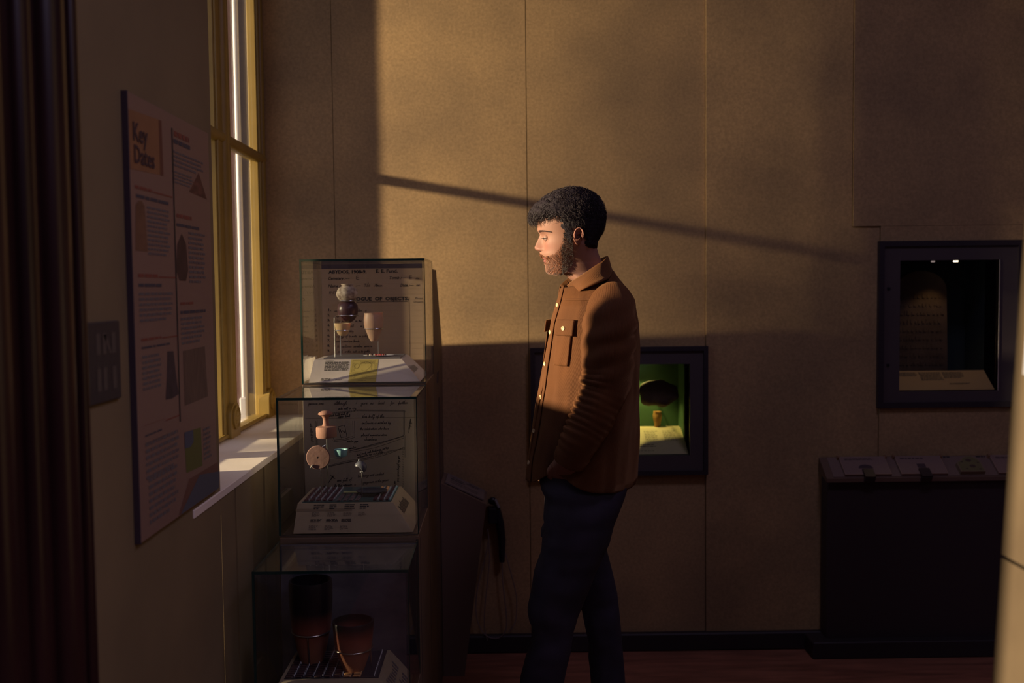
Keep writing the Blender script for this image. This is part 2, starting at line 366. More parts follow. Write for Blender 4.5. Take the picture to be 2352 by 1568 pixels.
# transom bar
m = MB(); m.tube([(XF-.004, 2.36, 2.05), (XF-.004, 4.10, 2.05)], .021, 12); m.bbox(-1.0, XF-.01, 2.36, 4.10, 2.036, 2.066, .002); autosmooth(m.build('transom', M_yel, win))
MB().bbox(-1.0, XF-.004, 2.40, 2.80, 1.022, 1.37, .003).build('added_sun_block', M_yel, win)  # added unseen panel that keeps the sun off the man's lower half
for y0, y1 in ((3.60, 4.015), (3.14, 3.43), (2.40, 3.03)):
    for z0, z1 in ((1.02, 2.038), (2.062, 3.3)): MB().box(-.986, -.982, y0, y1, z0, z1).build('pane', WGLASS, win)
w2 = bpy.data.objects.new('window_2', None); COL.objects.link(w2); w2.location = (-.97, .8, 1.0); struct(w2)
m = MB(); m.bbox(-1.0, XF, .35, .41, 1.0, 2.9, .003); m.bbox(-1.0, XF, 1.19, 1.25, 1.0, 2.9, .003); m.bbox(-1.0, XF, .41, 1.19, 1.0, 1.03, .003); m.bbox(-1.0, XF, .41, 1.19, 2.86, 2.9, .003); m.build('window_frame', M_yel, w2)
MB().box(-.986, -.982, .41, 1.19, 1.03, 2.86).build('pane', WGLASS, w2)
# outside the window: far reveal, painted post, neighbouring brick wall, ground, added unseen trees that shade the back wall
m = MB(); m.box(-1.036, -1.002, 4.05, 4.4, .2, 3.9); struct(m.build('trim_6', mat('outer_reveal', (.12, .11, .12), .6)))
post = MB(); post.tube([(-1.049, 4.055, 1.0), (-1.049, 4.055, 3.9)], .013, 14); post.bbox(-1.066, -1.036, 4.03, 4.085, .9, 1.09, .006)
autosmooth(struct(post.build('trim_7', mat('outer_white_post', (.75, .74, .76), .35))))
bpy.data.objects['trim_7']['label'] = 'white painted post outside the window'
m = MB(); m.box(-3.2, -1.06, 4.09, 4.5, -.5, 4.2)
tag(m.build('outer_wall', mat('outer_brick', (.13, .065, .07), .9, var=.35, vscale=4, stretch=(6, 1, 1))), 'reddish brown wall return seen through the window glass', 'wall')
tag(MB().box(-40, -1.2, -25, 20, -.6, -.5).build('outdoor_ground', mat('ground_grass', (.06, .07, .04), .9, var=.3)), 'grass and paving outside below the window', 'ground')
def leaf_tree(name, cx, cy, z0, z1, r, n, label):
    t = thing(name, label, 'tree', (cx, cy, -.5))
    autosmooth(MB().tube([(cx, cy, -.5), (cx+.03, cy, z0), (cx, cy, z1-.4)], [.10, .07, .02], 8).build('trunk', mat('bark', (.06, .04, .03), .9), t))
    V = []; Fc = []
    u = rng.random(n); a = rng.random(n)*2*PI; rr = np.sqrt(rng.random(n)); z = z0+(z1-z0)*u
    R_ = r*np.sin(PI*np.clip(u*.9+.08, 0, 1))**.5
    for i in range(n):
        c = Vector((cx+R_[i]*rr[i]*math.cos(a[i]), cy+R_[i]*rr[i]*math.sin(a[i]), z[i]))
        d = Vector(rng.normal(size=3)).normalized(); e = d.orthogonal().normalized(); s = rng.uniform(.03, .055)
        k = len(V); V += [c-d*s, c+e*s*.55, c+d*s, c-e*s*.55]; Fc.append((k, k+1, k+2, k+3))
    lv = obj('leaves', V, Fc, mat('leaf', (.06, .10, .03), .6), t); lv['kind'] = 'stuff'
DT = 13.0
leaf_tree('added_high_shade_tree', -.98-9, 3.24-.22*9, 1.85+.172*9, 4.4+.172*9, .20, 1500, 'second added unseen tree outside, shading the right of the back wall')  # added out of view to darken the upper right of the back wall
leaf_tree('added_shade_tree', -.98-DT, 3.62-.22*DT, 1.25+.172*DT, 4.2+.172*DT, .34, 2900, 'added unseen tree outside the window, shading the back wall')  # added out of view so sunlight fades along the back wall

# ------------------------------------------------------------------ poster on the left wall
XP = WL+.012
pt = thing('information_poster', 'white portrait poster headed Key Dates on the left wall', 'poster', (WL+.005, 2.24, 1.02))
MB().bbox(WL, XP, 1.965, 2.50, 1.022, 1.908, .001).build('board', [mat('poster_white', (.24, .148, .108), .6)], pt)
MB().bbox(WL, XP+.0008, 1.9635, 1.966, 1.021, 1.909, .0005).build('edge', mat('poster_edge', (.05, .035, .05), .6), pt)
PF = Fr((XP, 0, 0), (0, 1, 0), (0, 0, 1), .0007)
def pp(x, y): q = atX(x, y, XP); return max(q.y, 1.969), q.z
def prow(mb, x0, y0, x1, y1, n, h=.5, wl=.02, rag=.25, xr=None):
    """text block; (x0,y0) top left in the photo, (x1,y1) bottom right"""
    a0, b1 = pp(x0, y0); a1, _ = pp(x1, y1); _, b0 = pp(x0+(x1-x0)*.5, y1); greek(mb, PF, a0, b0, a1, b1, n, h, rag, wl, .005)
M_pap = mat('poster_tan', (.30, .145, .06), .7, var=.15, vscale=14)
def pquad(name, pts, m_, eps=0):
    mb = MB(); fr = Fr((XP+eps, 0, 0), (0, 1, 0), (0, 0, 1), .0004); poly(mb, fr, [pp(*q) for q in pts][::-1]); return mb.build(name, m_, pt)
hb = pquad('heading_box', [(287, 246), (370, 277), (374, 403), (291, 385)], M_pap)
pquad('heading_band', [(364, 275), (370, 277), (375, 404), (368, 402)], mat('poster_brown', (.14, .05, .03), .7), .0004)  # printed dark brown band down the right of the heading box
mb = MB(); a, b = pp(303, 306); text('Key', .052, Fr((XP+.0012, 0, 0), (0, 1, 0), (0, 0, 1)), a, b-.012, mb, sx=1.0, bold=.001)
a, b = pp(306, 362); text('Dates', .050, Fr((XP+.0012, 0, 0), (0, 1, 0), (0, 0, 1)), a, b-.008, mb, sx=1.0, bold=.001); mb.build('lettering', mat('plum_ink', (.05, .025, .035), .7), pt)
mb = MB(); body = MB(); red = MB()
a0, b1 = pp(393, 293); a1, b0 = pp(417, 967); quad(mb, PF, a0, b0, a0+.008, b1); mb.build('rule', M_ink, pt)
head = MB()
for x0, y0, x1, y1, n in ((398, 345, 470, 398, 4), (400, 392, 444, 430, 4), (337, 473, 392, 592, 11), (432, 532, 474, 655, 11), (319, 672, 400, 742, 6), (415, 730, 471, 792, 6), (326, 818, 372, 898, 7), (334, 1018, 414, 1090, 6), (341, 1100, 412, 1190, 7), (466, 985, 486, 1058, 7)):
    prow(body, x0, y0, x1, y1, n)
for x0, y0, x1, y1 in ((398, 318, 436, 340), (312, 445, 388, 465), (405, 512, 457, 526), (318, 651, 371, 661), (414, 714, 472, 721), (325, 797, 390, 797), (333, 1000, 372, 996), (335, 1018, 386, 1006)):
    prow(head, x0, y0, x1, y1+2, 1, h=.62, wl=.045, rag=.0)
for x0, y0, x1, y1 in ((399, 300, 434, 326), (309, 424, 350, 440), (405, 490, 440, 506), (317, 628, 362, 640), (414, 694, 444, 701), (324, 778, 370, 782), (331, 978, 378, 968)):
    prow(red, x0, y0, x1, y1+2, 1, h=.6, wl=.03, rag=0)
for x0, y0, x1 in ((352, 441, 395), (364, 636, 405), (372, 776, 408), (381, 965, 413)):
    a0, b0 = pp(x0, y0); a1, _ = pp(x1, y0); quad(red, PF, a0, b0-.0015, a1, b0+.0015)
body.build('small_print', M_grey, pt); head.build('headings', mat('slate_ink', (.05, .05, .07), .7), pt); red.build('red_print', M_red, pt)
pquad('pyramid_picture', [(456, 397), (475, 458), (434, 440)], mat('pyramid_brown', (.17, .065, .045), .7, var=.5, vscale=30, stretch=(1, 1, 3)))
pquad('stela_picture', [(311, 470), (318, 461), (326, 461), (332, 475), (339, 578), (311, 575)], mat('stela_tan', (.20, .10, .05), .7, var=.3, vscale=20))
pquad('coffin_picture', [(417, 536), (427, 560), (432, 620), (427, 645), (412, 644), (404, 620), (407, 560)], mat('coffin_brown', (.075, .035, .03), .7, var=.4, vscale=30))
pquad('statue_picture', [(384, 807), (398, 806), (404, 860), (410, 905), (395, 915), (380, 918), (383, 870)], mat('statue_slate', (.07, .045, .055), .7, var=.5, vscale=25))
pquad('column_picture', [(420, 806), (470, 795), (477, 910), (424, 932)], mat('column_tan', (.16, .10, .07), .7, var=.35, vscale=18, stretch=(1, 8, 1)))
pquad('map_picture', [(423, 993), (461, 981), (465, 1069), (428, 1086)], mat('map_green', (.12, .13, .03), .7))
pquad('map_sea', [(423, 993), (443, 987), (444, 1014), (437, 1026), (424, 1030)], mat('map_blue', (.075, .09, .13), .7), .0004)
pquad('landscape_picture', [(434, 1100), (500, 1060), (503, 1118), (410, 1184)], mat('land_brown', (.16, .075, .05), .7))
pquad('river_picture', [(458, 1090), (503, 1082), (502, 1120), (414, 1182)], mat('river_blue', (.085, .095, .12), .7), .0004)
# dark wall plate
wp = thing('wall_plate', 'dark grey wall plate with pale upright bars left of the poster', 'plate', (WL+.005, 1.80, 1.3))
q0 = atX(188, 742, WL); q1 = atX(265, 742, WL); q2 = atX(190, 936, WL)
MB().bbox(WL, WL+.008, q0.y, q1.y, q2.z, q0.z, .002).build('plate', mat('plate_grey', (.032, .026, .032), .6), wp)
WF = Fr((WL+.008, q0.y, q2.z), (0, 1, 0), (0, 0, 1)); w_ = q1.y-q0.y; h_ = q0.z-q2.z; mb = MB()
for i, (u0, u1) in enumerate(((.25, .36), (.44, .55), (.72, .84))):
    quad(mb, WF, u0*w_, .60*h_, u1*w_, .86*h_); quad(mb, WF, u0*w_, .15*h_, u1*w_, .43*h_)
poly(mb, WF, [(.55*w_, .84*h_), (.47*w_, .84*h_), (.64*w_, .60*h_), (.72*w_, .60*h_)][::-1]); mb.build('pale_bars', mat('pale_bar', (.085, .07, .062), .6), wp)

# ================================================================== DISPLAY CASES
def glass_case(y0, y1, z0, z1, label):
    c = thing('glass_display_case', label, 'display case', (-.45, (y0+y1)/2, z0))
    x0, x1 = -.65, -.25; t = .007
    def pane(a): return MB().box(*a).build('glass_pane', GLASS, c)
    pane((x0+t, x1-t, y0, y0+t, z0+.002, z1-t)); pane((x0, x0+t, y0, y1, z0+.002, z1-t)); pane((x1-t, x1, y0, y1, z0+.002, z1-t)); pane((x0, x1, y0, y1, z1-t, z1))
    e = .0036
    m = MB()
    for xx in (x0, x1):
        m.box(xx-(e*.3), xx+(e*.3)+ (e if xx == x0 else 0) - (0), y0-.0006, y0+.0062, z0+.002, z1)
    m.box(x0, x1, y0-.0008, y0+.001, z1-t, z1+.0003)
    m.box(x1-.0015, x1+.0008, y0, y1, z1-t, z1+.0003); m.box(x0-.0008, x0+.0015, y0, y1, z1-t, z1+.0003)
    m.box(x1-.006, x1+.0006, y1-.006, y1, z0, z1)
    m.build('polished_edge', M_edge, c)
    m = MB(); m.box(x0, x1, y0, y0+.004, z0-.001, z0+.003); m.build('base_bead', mat('bead_steel', (.30, .30, .30), .3, metal=1), c)
    return c
def plinth(y0, y1, z1, label):
    t = thing('plinth', label, 'plinth', (-.45, (y0+y1)/2, 0), None)
    MB().bbox(-.65, -.25, y0, y1, .0, z1, .002).build('body', M_plinth, t)
    MB().box(-.651, -.2495, y0+.06, y0+.066, .03, z1-.02).build('panel_joint', M_dark, t); return t
plinth(2.54, 2.8565, .405, 'low brown plinth carrying the nearest glass case'); plinth(2.857, 3.2295, .808, 'middle height brown plinth under the glass case with the clay stopper')
plinth(3.23, 3.60, 1.214, 'tall brown plinth carrying the highest glass case')
# tall infill panel between the top case and the back wall
bp_ = thing('plinth', 'brown infill panel between the highest glass case and the back wall', 'panel', (-.45, 3.8, 0))
MB().prism([(3.602, 0), (4.10, 0), (4.10, 1.30), (3.80, 1.59), (3.602, 1.59)], 'x', -.65, -.25).build('body', M_plinth, bp_)
MB().prism([(3.76, 1.165), (3.84, 1.165), (3.86, 1.205), (3.78, 1.205)], 'x', -.252, -.2485).build('vent_slot', M_dark, bp_)
MB().prism([(3.82, .62), (3.87, .62), (3.87, 1.10), (3.84, 1.10)], 'x', -.252, -.2485).build('slot', M_dark, bp_)
C1 = glass_case(3.23, 3.595, 1.216, 1.618, 'highest glass display case with small vessels and a catalogue card backdrop')
C2 = glass_case(2.857, 3.222, .812, 1.212, 'middle glass display case with a clay stopper and a handwritten plan backdrop')
C3 = glass_case(2.54, 2.85, .410, .800, 'lowest glass display case with two black topped beakers')

# ---- case 1 : backboard with the catalogue card
M_card = mat('catalogue_paper', (.50, .335, .21), .8, var=.12, vscale=5)
M_card2 = mat('catalogue_margin', (.34, .25, .17), .8)
bb = MB().box(-.642, -.257, 3.572, 3.588, 1.222, 1.606).build('backboard', M_card, C1)
BF = Fr((0, 3.572, 0), (1, 0, 0), (0, 0, 1), .0006)
YB1 = 3.5715
def b1(px, py): q = at(px, py, YB1); return q.x, q.z
def txt1(s, px, py, pxw, mb, **k):
    a, b = b1(px, py); text(s, .0185, BF, a, b, mb, **k)
mb = MB(); quad(mb, BF, -.642, b1(800, 617)[1], -.257, b1(800, 606)[1]); mb.build('heading_strip', mat('strip_plum', (.07, .045, .06), .7), bb)
pr_ = MB(); BS = 3.5715/2300
def T1(s, px, py, hpx, wpx, mb, **k):
    """set string s with cap height hpx and width wpx (photo pixels) on the card"""
    c = bpy.data.curves.new('w', 'FONT'); c.body = s; c.shear = k.get('shear', 0); o = bpy.data.objects.new('w', c); COL.objects.link(o); bpy.context.view_layer.update()
    w0 = o.dimensions.x or 1; bpy.data.objects.remove(o); bpy.data.curves.remove(c)
    size = hpx*BS/.72; a, b = b1(px, py); text(s, size, BF, a, b, mb, sx=(wpx*BS)/(w0*size), **k)
T1('ABYDOS, 1908-9.', 755, 628, 7.5, 86, pr_, bold=.0008); T1('E. E. Fund.', 863, 626, 7.5, 49, pr_, bold=.0006)
T1('Cemetery :—', 753, 642.5, 7, 48, pr_, shear=.3, bold=.0003); T1('Tomb :—', 893, 641, 7, 37, pr_, shear=.3, bold=.0003)
T1('Name of', 753, 660, 7, 35, pr_, shear=.3, bold=.0003); T1(':—', 817, 658, 6, 11, pr_, shear=.3); T1('Date :—', 919, 658, 7, 30, pr_, shear=.3, bold=.0003)
T1('CATALOGUE  OF  OBJECTS.', 777, 690.5, 7.5, 160, pr_, bold=.0008); T1('Photo.', 953, 687, 4.5, 20, pr_); T1('Drawing.', 950, 695, 4.5, 25, pr_)
for i in range(9): T1(f'{i+1}.', 752, 714+i*11.7, 5.2, 5.5, pr_, bold=.0005)
a0, b0 = b1(818, 694); a1, _ = b1(936, 694); quad(pr_, BF, a0, b0, a1, b0+.0018)
a0, b0 = b1(941, 822); _, b1_ = b1(941, 683); quad(pr_, BF, a0, b0, a0+.0014, b1_)
pr_.build('printed_text', M_ink, bb)
hw = MB()
T1('E', 817, 642, 9, 7, hw); T1('E', 938, 641, 9, 7, hw)
for s, x, y, xh in (('Ycla', 836, 658, 4.2), ('Dtman', 860, 658, 3.6), ('Su', 955, 641, 4), ('Un', 956, 657, 4)):
    a, b = b1(x, y); cursive(hw, BF, s, a, b, xh*BS, .0011)
a, b = b1(755, 675); T1('INT.', 755, 675, 7, 20, hw, shear=.1); a1, _ = b1(776, 675); quad(hw, BF, a+.006, b-.0045, a1, b-.0035)
for i, (s, x) in enumerate((('Bead mantle  rectangular   q', 768), ('Figure  of     q', 770), ('The  two large   on the', 772), ('Beads of  small       in front', 772), ('work     in clay', 772), ('a fayge of te mate  on a key of', 772), ('male carnelian beads', 772), ('Pe  necklaces  aeraline  worn in', 774), ('neck  in the  aut  in te gable', 776))):
    a, b = b1(x, 716+i*11.7); cursive(hw, BF, s, a, b, 2.9*BS, .0010, jit=.12)
hw.build('handwriting', mat('brown_ink', (.09, .06, .06), .8), bb)
mb = MB()
for i in range(15):
    a, b = b1(745, 640+i*12.5); quad(mb, BF, -.640, b, -.258, b+.0004)
mb.build('ruled_lines', M_card2, bb)
# ---- wedge bases
def wedge(parent, X0, X1, y0, y1, z0, xt0, xt1, yt0, yt1, z1, m_):
    V = [(X0, y0, z0), (X1, y0, z0), (X1, y1, z0), (X0, y1, z0), (xt0, yt0, z1), (xt1, yt0, z1), (xt1, yt1, z1), (xt0, yt1, z1)]
    return MB().add(V, [(3, 2, 1, 0), (4, 5, 6, 7), (0, 1, 5, 4), (1, 2, 6, 5), (2, 3, 7, 6), (3, 0, 4, 7)]).build('label_wedge', m_, parent)
w1 = wedge(C1, -.632, -.270, 3.245, 3.56, 1.2195, -.628, -.337, 3.325, 3.545, 1.2875, M_white)
f1 = Fr((-.632, 3.245, 1.2195), (1, 0, 0), (0, .08, .068)); L1 = math.hypot(.08, .068)
mb = MB(); quad(mb, f1, .128, .0, .218, L1-.001); mb.build('yellow_map', mat('map_yellow', (.62, .47, .13), .7, var=.08, vscale=30), w1)
f1b = Fr((-.632, 3.245, 1.2195), (1, 0, 0), (0, .08, .068), .0012)
mb = MB(); greek(mb, f1b, .043, .052, .125, .094, 7, .55, .12, .010, .0022); quad(mb, f1b, .043, .0975, .070, .100); greek(mb, f1b, .038, .006, .073, .018, 3, .5, .2, .008); greek(mb, f1b, .085, .006, .110, .013, 2, .35, .2, .006)
mb.build('small_print', M_ink, w1)
mb = MB(); ln = .0006
for (a0, b0, a1, b1__) in ((.134, .045, .207, .0456), (.134, .045, .1346, .1), (.2065, .045, .207, .1), (.134, .0995, .207, .1), (.128, .038, .218, .0386), (.128, .013, .218, .0136)): quad(mb, f1b, a0, b0, a1, b1__)
for P in ([(.152, .06), (.160, .082), (.178, .094), (.196, .080), (.188, .060), (.176, .050), (.166, .056)], [(.140, .070), (.148, .086), (.158, .074), (.150, .062), (.140, .070)], [(.198, .055), (.198, .09)]): stroke(mb, f1b, P, .0007, 4)
for k in range(9):
    a = .158+.005*k; stroke(mb, f1b, [(a, .086+.001*(k % 3)), (a+.003, .094), (a+.006, .087), (a+.002, .084)], .0007, 3)
for k in range(5): stroke(mb, f1b, [(.137+.003*math.sin(k), .050+.008*k), (.143, .054+.008*k), (.139, .057+.008*k)], .0007, 3)
for k in range(4): stroke(mb, f1b, [(.2125+.003*math.cos(t), .055+.009*k+.003*math.sin(t)) for t in np.linspace(0, 6.28, 9)], .0005, 1)
greek(mb, f1b, .135, .017, .156, .034, 4, .2, .5, .005, .004); greek(mb, f1b, .170, .017, .200, .032, 4, .2, .5, .005, .004); greek(mb, f1b, .160, .004, .185, .007, 1, .4, .1, .006)
mb.build('map_lines', mat('sepia_ink', (.13, .09, .03), .8), w1)
r0 = Vector((-.270, 3.245, 1.2195)); r1 = Vector((-.337, 3.325, 1.2875)); rb = Vector((-.270, 3.56, 1.2195))
fR = Fr(r0, rb-r0, (-.067, 0, .068), .001); mb = MB(); 
for k in range(14): quad(mb, fR, .06+.011*k, .035, .065+.011*k, .035+.03*random.uniform(.6, 1))
mb.build('side_print', M_grey, w1)
mb = MB(); mb.box(-.6, -.345, 3.345, 3.53, 1.2878, 1.292); mb.build('top_plate', mat('plate_grey2', (.20, .18, .19), .5), w1)
# ---- vessels (lathe profiles in metres above their base)
def crossprof(pr): return pr
def vessel(name, label, cx, cy, zb, prof, m_, wall=.003, seg=40, fn=None, group=None):
    p = [(max(r, .0005), zb+z) for r, z in prof]
    inn = [(max(r-wall, .0005), max(z, zb+wall)) for r, z in reversed(p)][0:]
    mb = MB().lathe(cx, cy, p+inn, seg, fn=fn); o = autosmooth(mb.build(name, m_), 60); tag(o, label, 'pot', group); return o
M_mott = mat('mottled_clay', (.70, .58, .46), .8, col2=(.24, .16, .13), vscale=75, detail=6, bump=.5, bscale=90)
M_purp = mat('plum_stone', (.085, .035, .045), .35, var=.3, vscale=15)
M_alab = mat('alabaster', (.74, .50, .28), .45, var=.2, vscale=12, sss=.35)
M_pink = mat('pink_clay', (.62, .38, .27), .5, var=.2, vscale=14, bump=.3, bscale=30, sss=.2)
q = at(799, 715, 3.43); mx_ = q.x; PZ = lambda y, Y=3.43: at(799, y, Y).z; U = 3.43/2300
vessel('egg_shaped_jar', 'dark plum egg shaped jar under the mottled jar in the top case', mx_, 3.43, PZ(741), [(.001, 0), (8*U, 1.5*U), (16*U, 8*U), (22*U, 19*U), (24*U, 30*U), (22.5*U, 40*U), (17*U, 47*U), (11*U, 50*U)], M_purp)
def lump(v):
    n = noise.noise(v*28)*.004; c = Vector((mx_, 3.43, v.z)); d = (v-c); return v+d.normalized()*n if d.length > .002 else v
vessel('mottled_jar', 'pale mottled round jar with flared rim, topmost in the glass cases', mx_-.002, 3.43, PZ(692), [(.001, 0), (12*U, .5*U), (19*U, 5*U), (24*U, 14*U), (25*U, 21*U), (21*U, 30*U), (14*U, 34*U), (12*U, 36*U), (14*U, 39*U), (13.5*U, 40*U)], M_mott, fn=lump)
c_ = at(787, 750, 3.40); vessel('translucent_cup', 'small honey coloured cup low on the two legged wire stand', c_.x, 3.40, PZ(771, 3.4), [(.001, 0), (7*U, .4*U), (12*U, 6*U), (16*U, 15*U), (18.5*U, 28*U), (18.8*U, 29*U)], M_alab)
c_ = at(858, 750, 3.40)
def dent(v):
    n = noise.noise(v*32+Vector((3, 1, 2)))*.003; d = v-Vector((c_.x, 3.40, v.z)); return v+d.normalized()*n+Vector((0, 0, (v.x-c_.x)*.05)) if d.length > .003 else v
vessel('tapering_cup', 'pinkish clay beaker tapering to a narrow foot on a single rod stand', c_.x, 3.40, PZ(784, 3.4), [(.001, 0), (7*U, .3*U), (11*U, 8*U), (16*U, 20*U), (20.5*U, 32*U), (23*U, 48*U), (22*U, 57*U), (20.5*U, 62*U), (21.5*U, 65*U)], M_pink, fn=dent)
def ring(mb, cx, cy, z, r, w=.0016, seg=36, tilt=0): mb.tube([(cx+r*math.cos(2*PI*k/seg), cy+r*math.sin(2*PI*k/seg), z+tilt*math.sin(2*PI*k/seg)) for k in range(seg+1)], w, 6, False)
def stand(label, rings, legs, foot=True, name='wire_stand'):
    t = thing(name, label, 'stand', legs[0][-1])
    for r in rings: m = MB(); ring(m, *r); autosmooth(m.build('ring', M_steel, t))
    for l in legs: autosmooth(MB().tube(l, .0017, 6).build('rod', M_steel, t))
    return t
ZT = 1.2922
xl = at(768, 727, 3.40).x; xr = at(782, 800, 3.44).x; x2 = at(786, 758, 3.4).x
stand('two legged steel wire stand holding three stacked small pots', [(mx_, 3.43, PZ(724), 23*U, .0019), (mx_, 3.43, PZ(690.5), 19.5*U, .0018), (x2, 3.40, PZ(758, 3.4), 17.5*U, .0016)],
      [[(mx_-15*U, 3.415, PZ(724)), (xl+.006, 3.403, PZ(724)), (xl, 3.40, PZ(728)), (xl, 3.40, ZT)], [(xr, 3.445, PZ(740)), (xr, 3.445, ZT)]])
xs = at(868, 800, 3.4).x
stand('single steel rod stand under the pinkish tapering beaker', [(c_.x, 3.40, PZ(755, 3.4), 21.5*U, .0016)], [[(xs, 3.41, PZ(785, 3.4)), (xs, 3.41, ZT+.004)]])
sc = at(870, 821, 3.42)
tag(autosmooth(MB().lathe(sc.x, 3.42, [(.002, ZT+.0003), (.035, ZT+.0003), (.052, ZT+.003), (.051, ZT+.0042), (.034, ZT+.0016), (.002, ZT+.0015)], 40, 1, .8).build('saucer', mat('white_dish', (.82, .80, .82), .4))), 'thin white dish of beads at the foot of the rod stand', 'dish')
cols = [mat('bead_red', (.45, .03, .02), .4), mat('bead_cream', (.72, .58, .42), .5), mat('bead_brown', (.14, .07, .05), .5)]
bx = [(at(p, 818, 3.41).x, c) for p, c in ((846, 2), (851, 1), (856, 2), (861, 1), (866, 0), (871, 0), (876, 0), (881, 0), (886, 2))]
lab = ['red', 'cream', 'brown']
for i, (x, c) in enumerate(bx):
    o = MB().lathe(x, 3.395+.012*(i % 2), [(.0012, ZT+.0018), (.0038, ZT+.003), (.0042, ZT+.0055), (.0034, ZT+.008), (.0012, ZT+.009)], 12).build('bead', cols[c]); autosmooth(o, 60)
    tag(o, f'tiny {lab[c]} bead, {ORD[i]} from the left on the thin white dish', 'bead', f'{lab[c]} beads on the white dish')

# ---- case 2
M_plan = mat('plan_paper', (.27, .215, .165), .8, var=.12, vscale=4)
bb2 = MB().box(-.642, -.257, 3.200, 3.215, .815, 1.203).build('backboard', M_plan, C2)
Y2 = 3.1995; BS = Y2/2300; BF2 = Fr((0, 3.2, 0), (1, 0, 0), (0, 0, 1), .0006)
def b2(px, py): q = at(px, py, Y2); return q.x, q.z
quadm = MB(); a0, b0 = b2(701, 961.5); quad(quadm, BF2, a0, b0, -.257, b0+.0014); quadm.build('fold_line', mat('fold_brown', (.12, .085, .06), .8), bb2)
hw = MB()
def Z2(x, y): return 700+x/7.127, 910+y/7.127
def C2w(s, x, y, xh, rot=0, w=.00105, scale=1):
    a, b = b2(*Z2(x, y)); cursive(hw, BF2, s, a, b, xh/7.127*BS*scale, w, rot=rot, shear=.35)
for s, x, y, xh, rot in (('person one', 60, 138, 27, 0), ('although', 480, 135, 28, 0), ('I', 830, 130, 30, 0), ('gave', 920, 132, 27, 0), ('no', 1075, 132, 27, 0), ('lead', 1200, 130, 27, 0), ('for', 1400, 128, 27, 0), ('further', 1530, 125, 27, 0),
    ('side wall on way', 550, 218, 20, .03), ('brick built wall of', 400, 335, 20, .12), ('upper tomb', 540, 348, 22, .05), ('this half of the', 940, 352, 27, 0),
    ('enclosure is marked by', 930, 455, 24, 0), ('the celebration who have', 905, 550, 22, 0), ('placed numerous store', 925, 650, 22, 0), ('chambers', 970, 725, 27, 0), ('similar pipe', 690, 752, 18, 0),
    ('similar', 720, 865, 20, .13), ('mud brick with buildings on top', 850, 975, 20, .22), ('enclosed by two mud walls', 860, 1012, 19, .2), ('X', 430, 1350, 60, 0),
    ('one full of', 525, 1395, 26, .05), ('buildings not worked', 870, 1325, 24, .08), ('by the interior  a', 485, 1480, 24, .05), ('gregorium is the grave', 950, 1430, 22, .1), ('the', 300, 1500, 26, 0),
    ('side wall of tomb', 85, 440, 20, -1.52), ('with the filling inside tomb', 1530, 965, 19, -1.62), ('walls here', 1725, 370, 20, -1.75), ('end line', 1465, 1385, 18, -1.55)):
    C2w(s, x, y, xh, rot)
def S2(P, w=.0012, sm=3): stroke(hw, BF2, [b2(*Z2(*p)) for p in P], w, sm)
S2([(545, 500), (650, 470), (690, 655), (595, 680), (545, 500)], .0017, 1); S2([(785, 400), (790, 650), (640, 700), (480, 715), (455, 655)], .0012, 1); S2([(815, 400), (820, 670), (660, 718), (490, 740), (450, 720)], .0012, 1)
S2([(300, 1180), (700, 1080), (1040, 1030), (1400, 930), (1620, 830)], .001); S2([(300, 1160), (700, 1055), (1040, 1000), (1400, 890), (1640, 860)], .001)
S2([(730, 890), (1150, 800), (1620, 640)], .001); S2([(730, 915), (1150, 840), (1620, 680)], .001); S2([(1640, 640), (1640, 1000)], .001, 1); S2([(1740, 360), (1700, 600)], .001); S2([(205, 390), (205, 800)], .0008, 1)
S2([(375, 1430), (470, 1300)], .002, 1); S2([(420, 1290), (500, 1350)], .0015, 1); S2([(580, 540), (600, 590), (620, 560), (650, 600), (640, 560)], .002)
def hatch(P0, P1, n, dx, dy):
    for i in range(n):
        t = i/(n-1); x = P0[0]+(P1[0]-P0[0])*t; y = P0[1]+(P1[1]-P0[1])*t; S2([(x, y), (x+dx+random.uniform(-4, 4), y+dy)], .0011, 1)
hatch((420, 265), (800, 225), 24, 14, 30); hatch((800, 215), (1630, 225), 46, 18, 28); hatch((1640, 250), (1640, 620), 20, -28, 22); hatch((740, 900), (1600, 665), 52, 22, -22); hatch((330, 1165), (1040, 1015), 34, 18, -18); hatch((1060, 1010), (1620, 850), 20, 18, -16)
hatch((165, 400), (180, 790), 20, 32, 22); hatch((1600, 900), (1600, 1480), 22, 18, -10)
hw.build('handwriting', M_ink, bb2)
w2_ = wedge(C2, -.613, -.267, 2.872, 3.19, .816, -.610, -.329, 2.925, 3.165, .892, mat('buff_card', (.38, .29, .185), .7, var=.06, vscale=20))
f2 = Fr((-.613, 2.872, .816), (1, 0, 0), (0, .053, .076), .001); L2 = math.hypot(.053, .076)
mb = MB(); quad(mb, f2, -.0, .068, .165, .076); mb.build('buff_band', mat('band_tan', (.26, .19, .12), .8), w2_)
mb = MB(); lt = MB()
for (px0, w) in ((.052, .034), (.098, .022), (.142, .033), (.187, .027)): greek(mb, f2, px0, .072, px0+w, .089, 3, .62, .3, .014, .002)
for i, px0 in enumerate((.048, .094, .140, .184)): greek(lt, f2, px0, .050, px0+.026, .064, 5, .42, .35, .006, .002)
for px0 in (.046, .092, .136): greek(mb, f2, px0, .033, px0+.034, .043, 3, .62, .3, .012, .002); greek(lt, f2, px0-.003, .008, px0+.024, .024, 5, .42, .35, .006, .002)
mb.build('headings', M_ink, w2_); lt.build('small_print', mat('mid_ink', (.12, .09, .08), .7), w2_)
fR = Fr((-.267, 2.872, .816), (0, 1, 0), (-.062, 0, .076), .001); mb = MB()
for k in range(11): quad(mb, fR, .07+.014*k, .05, .076+.014*k, .05+.035*random.uniform(.5, 1))
mb.build('side_print', M_ink, w2_)
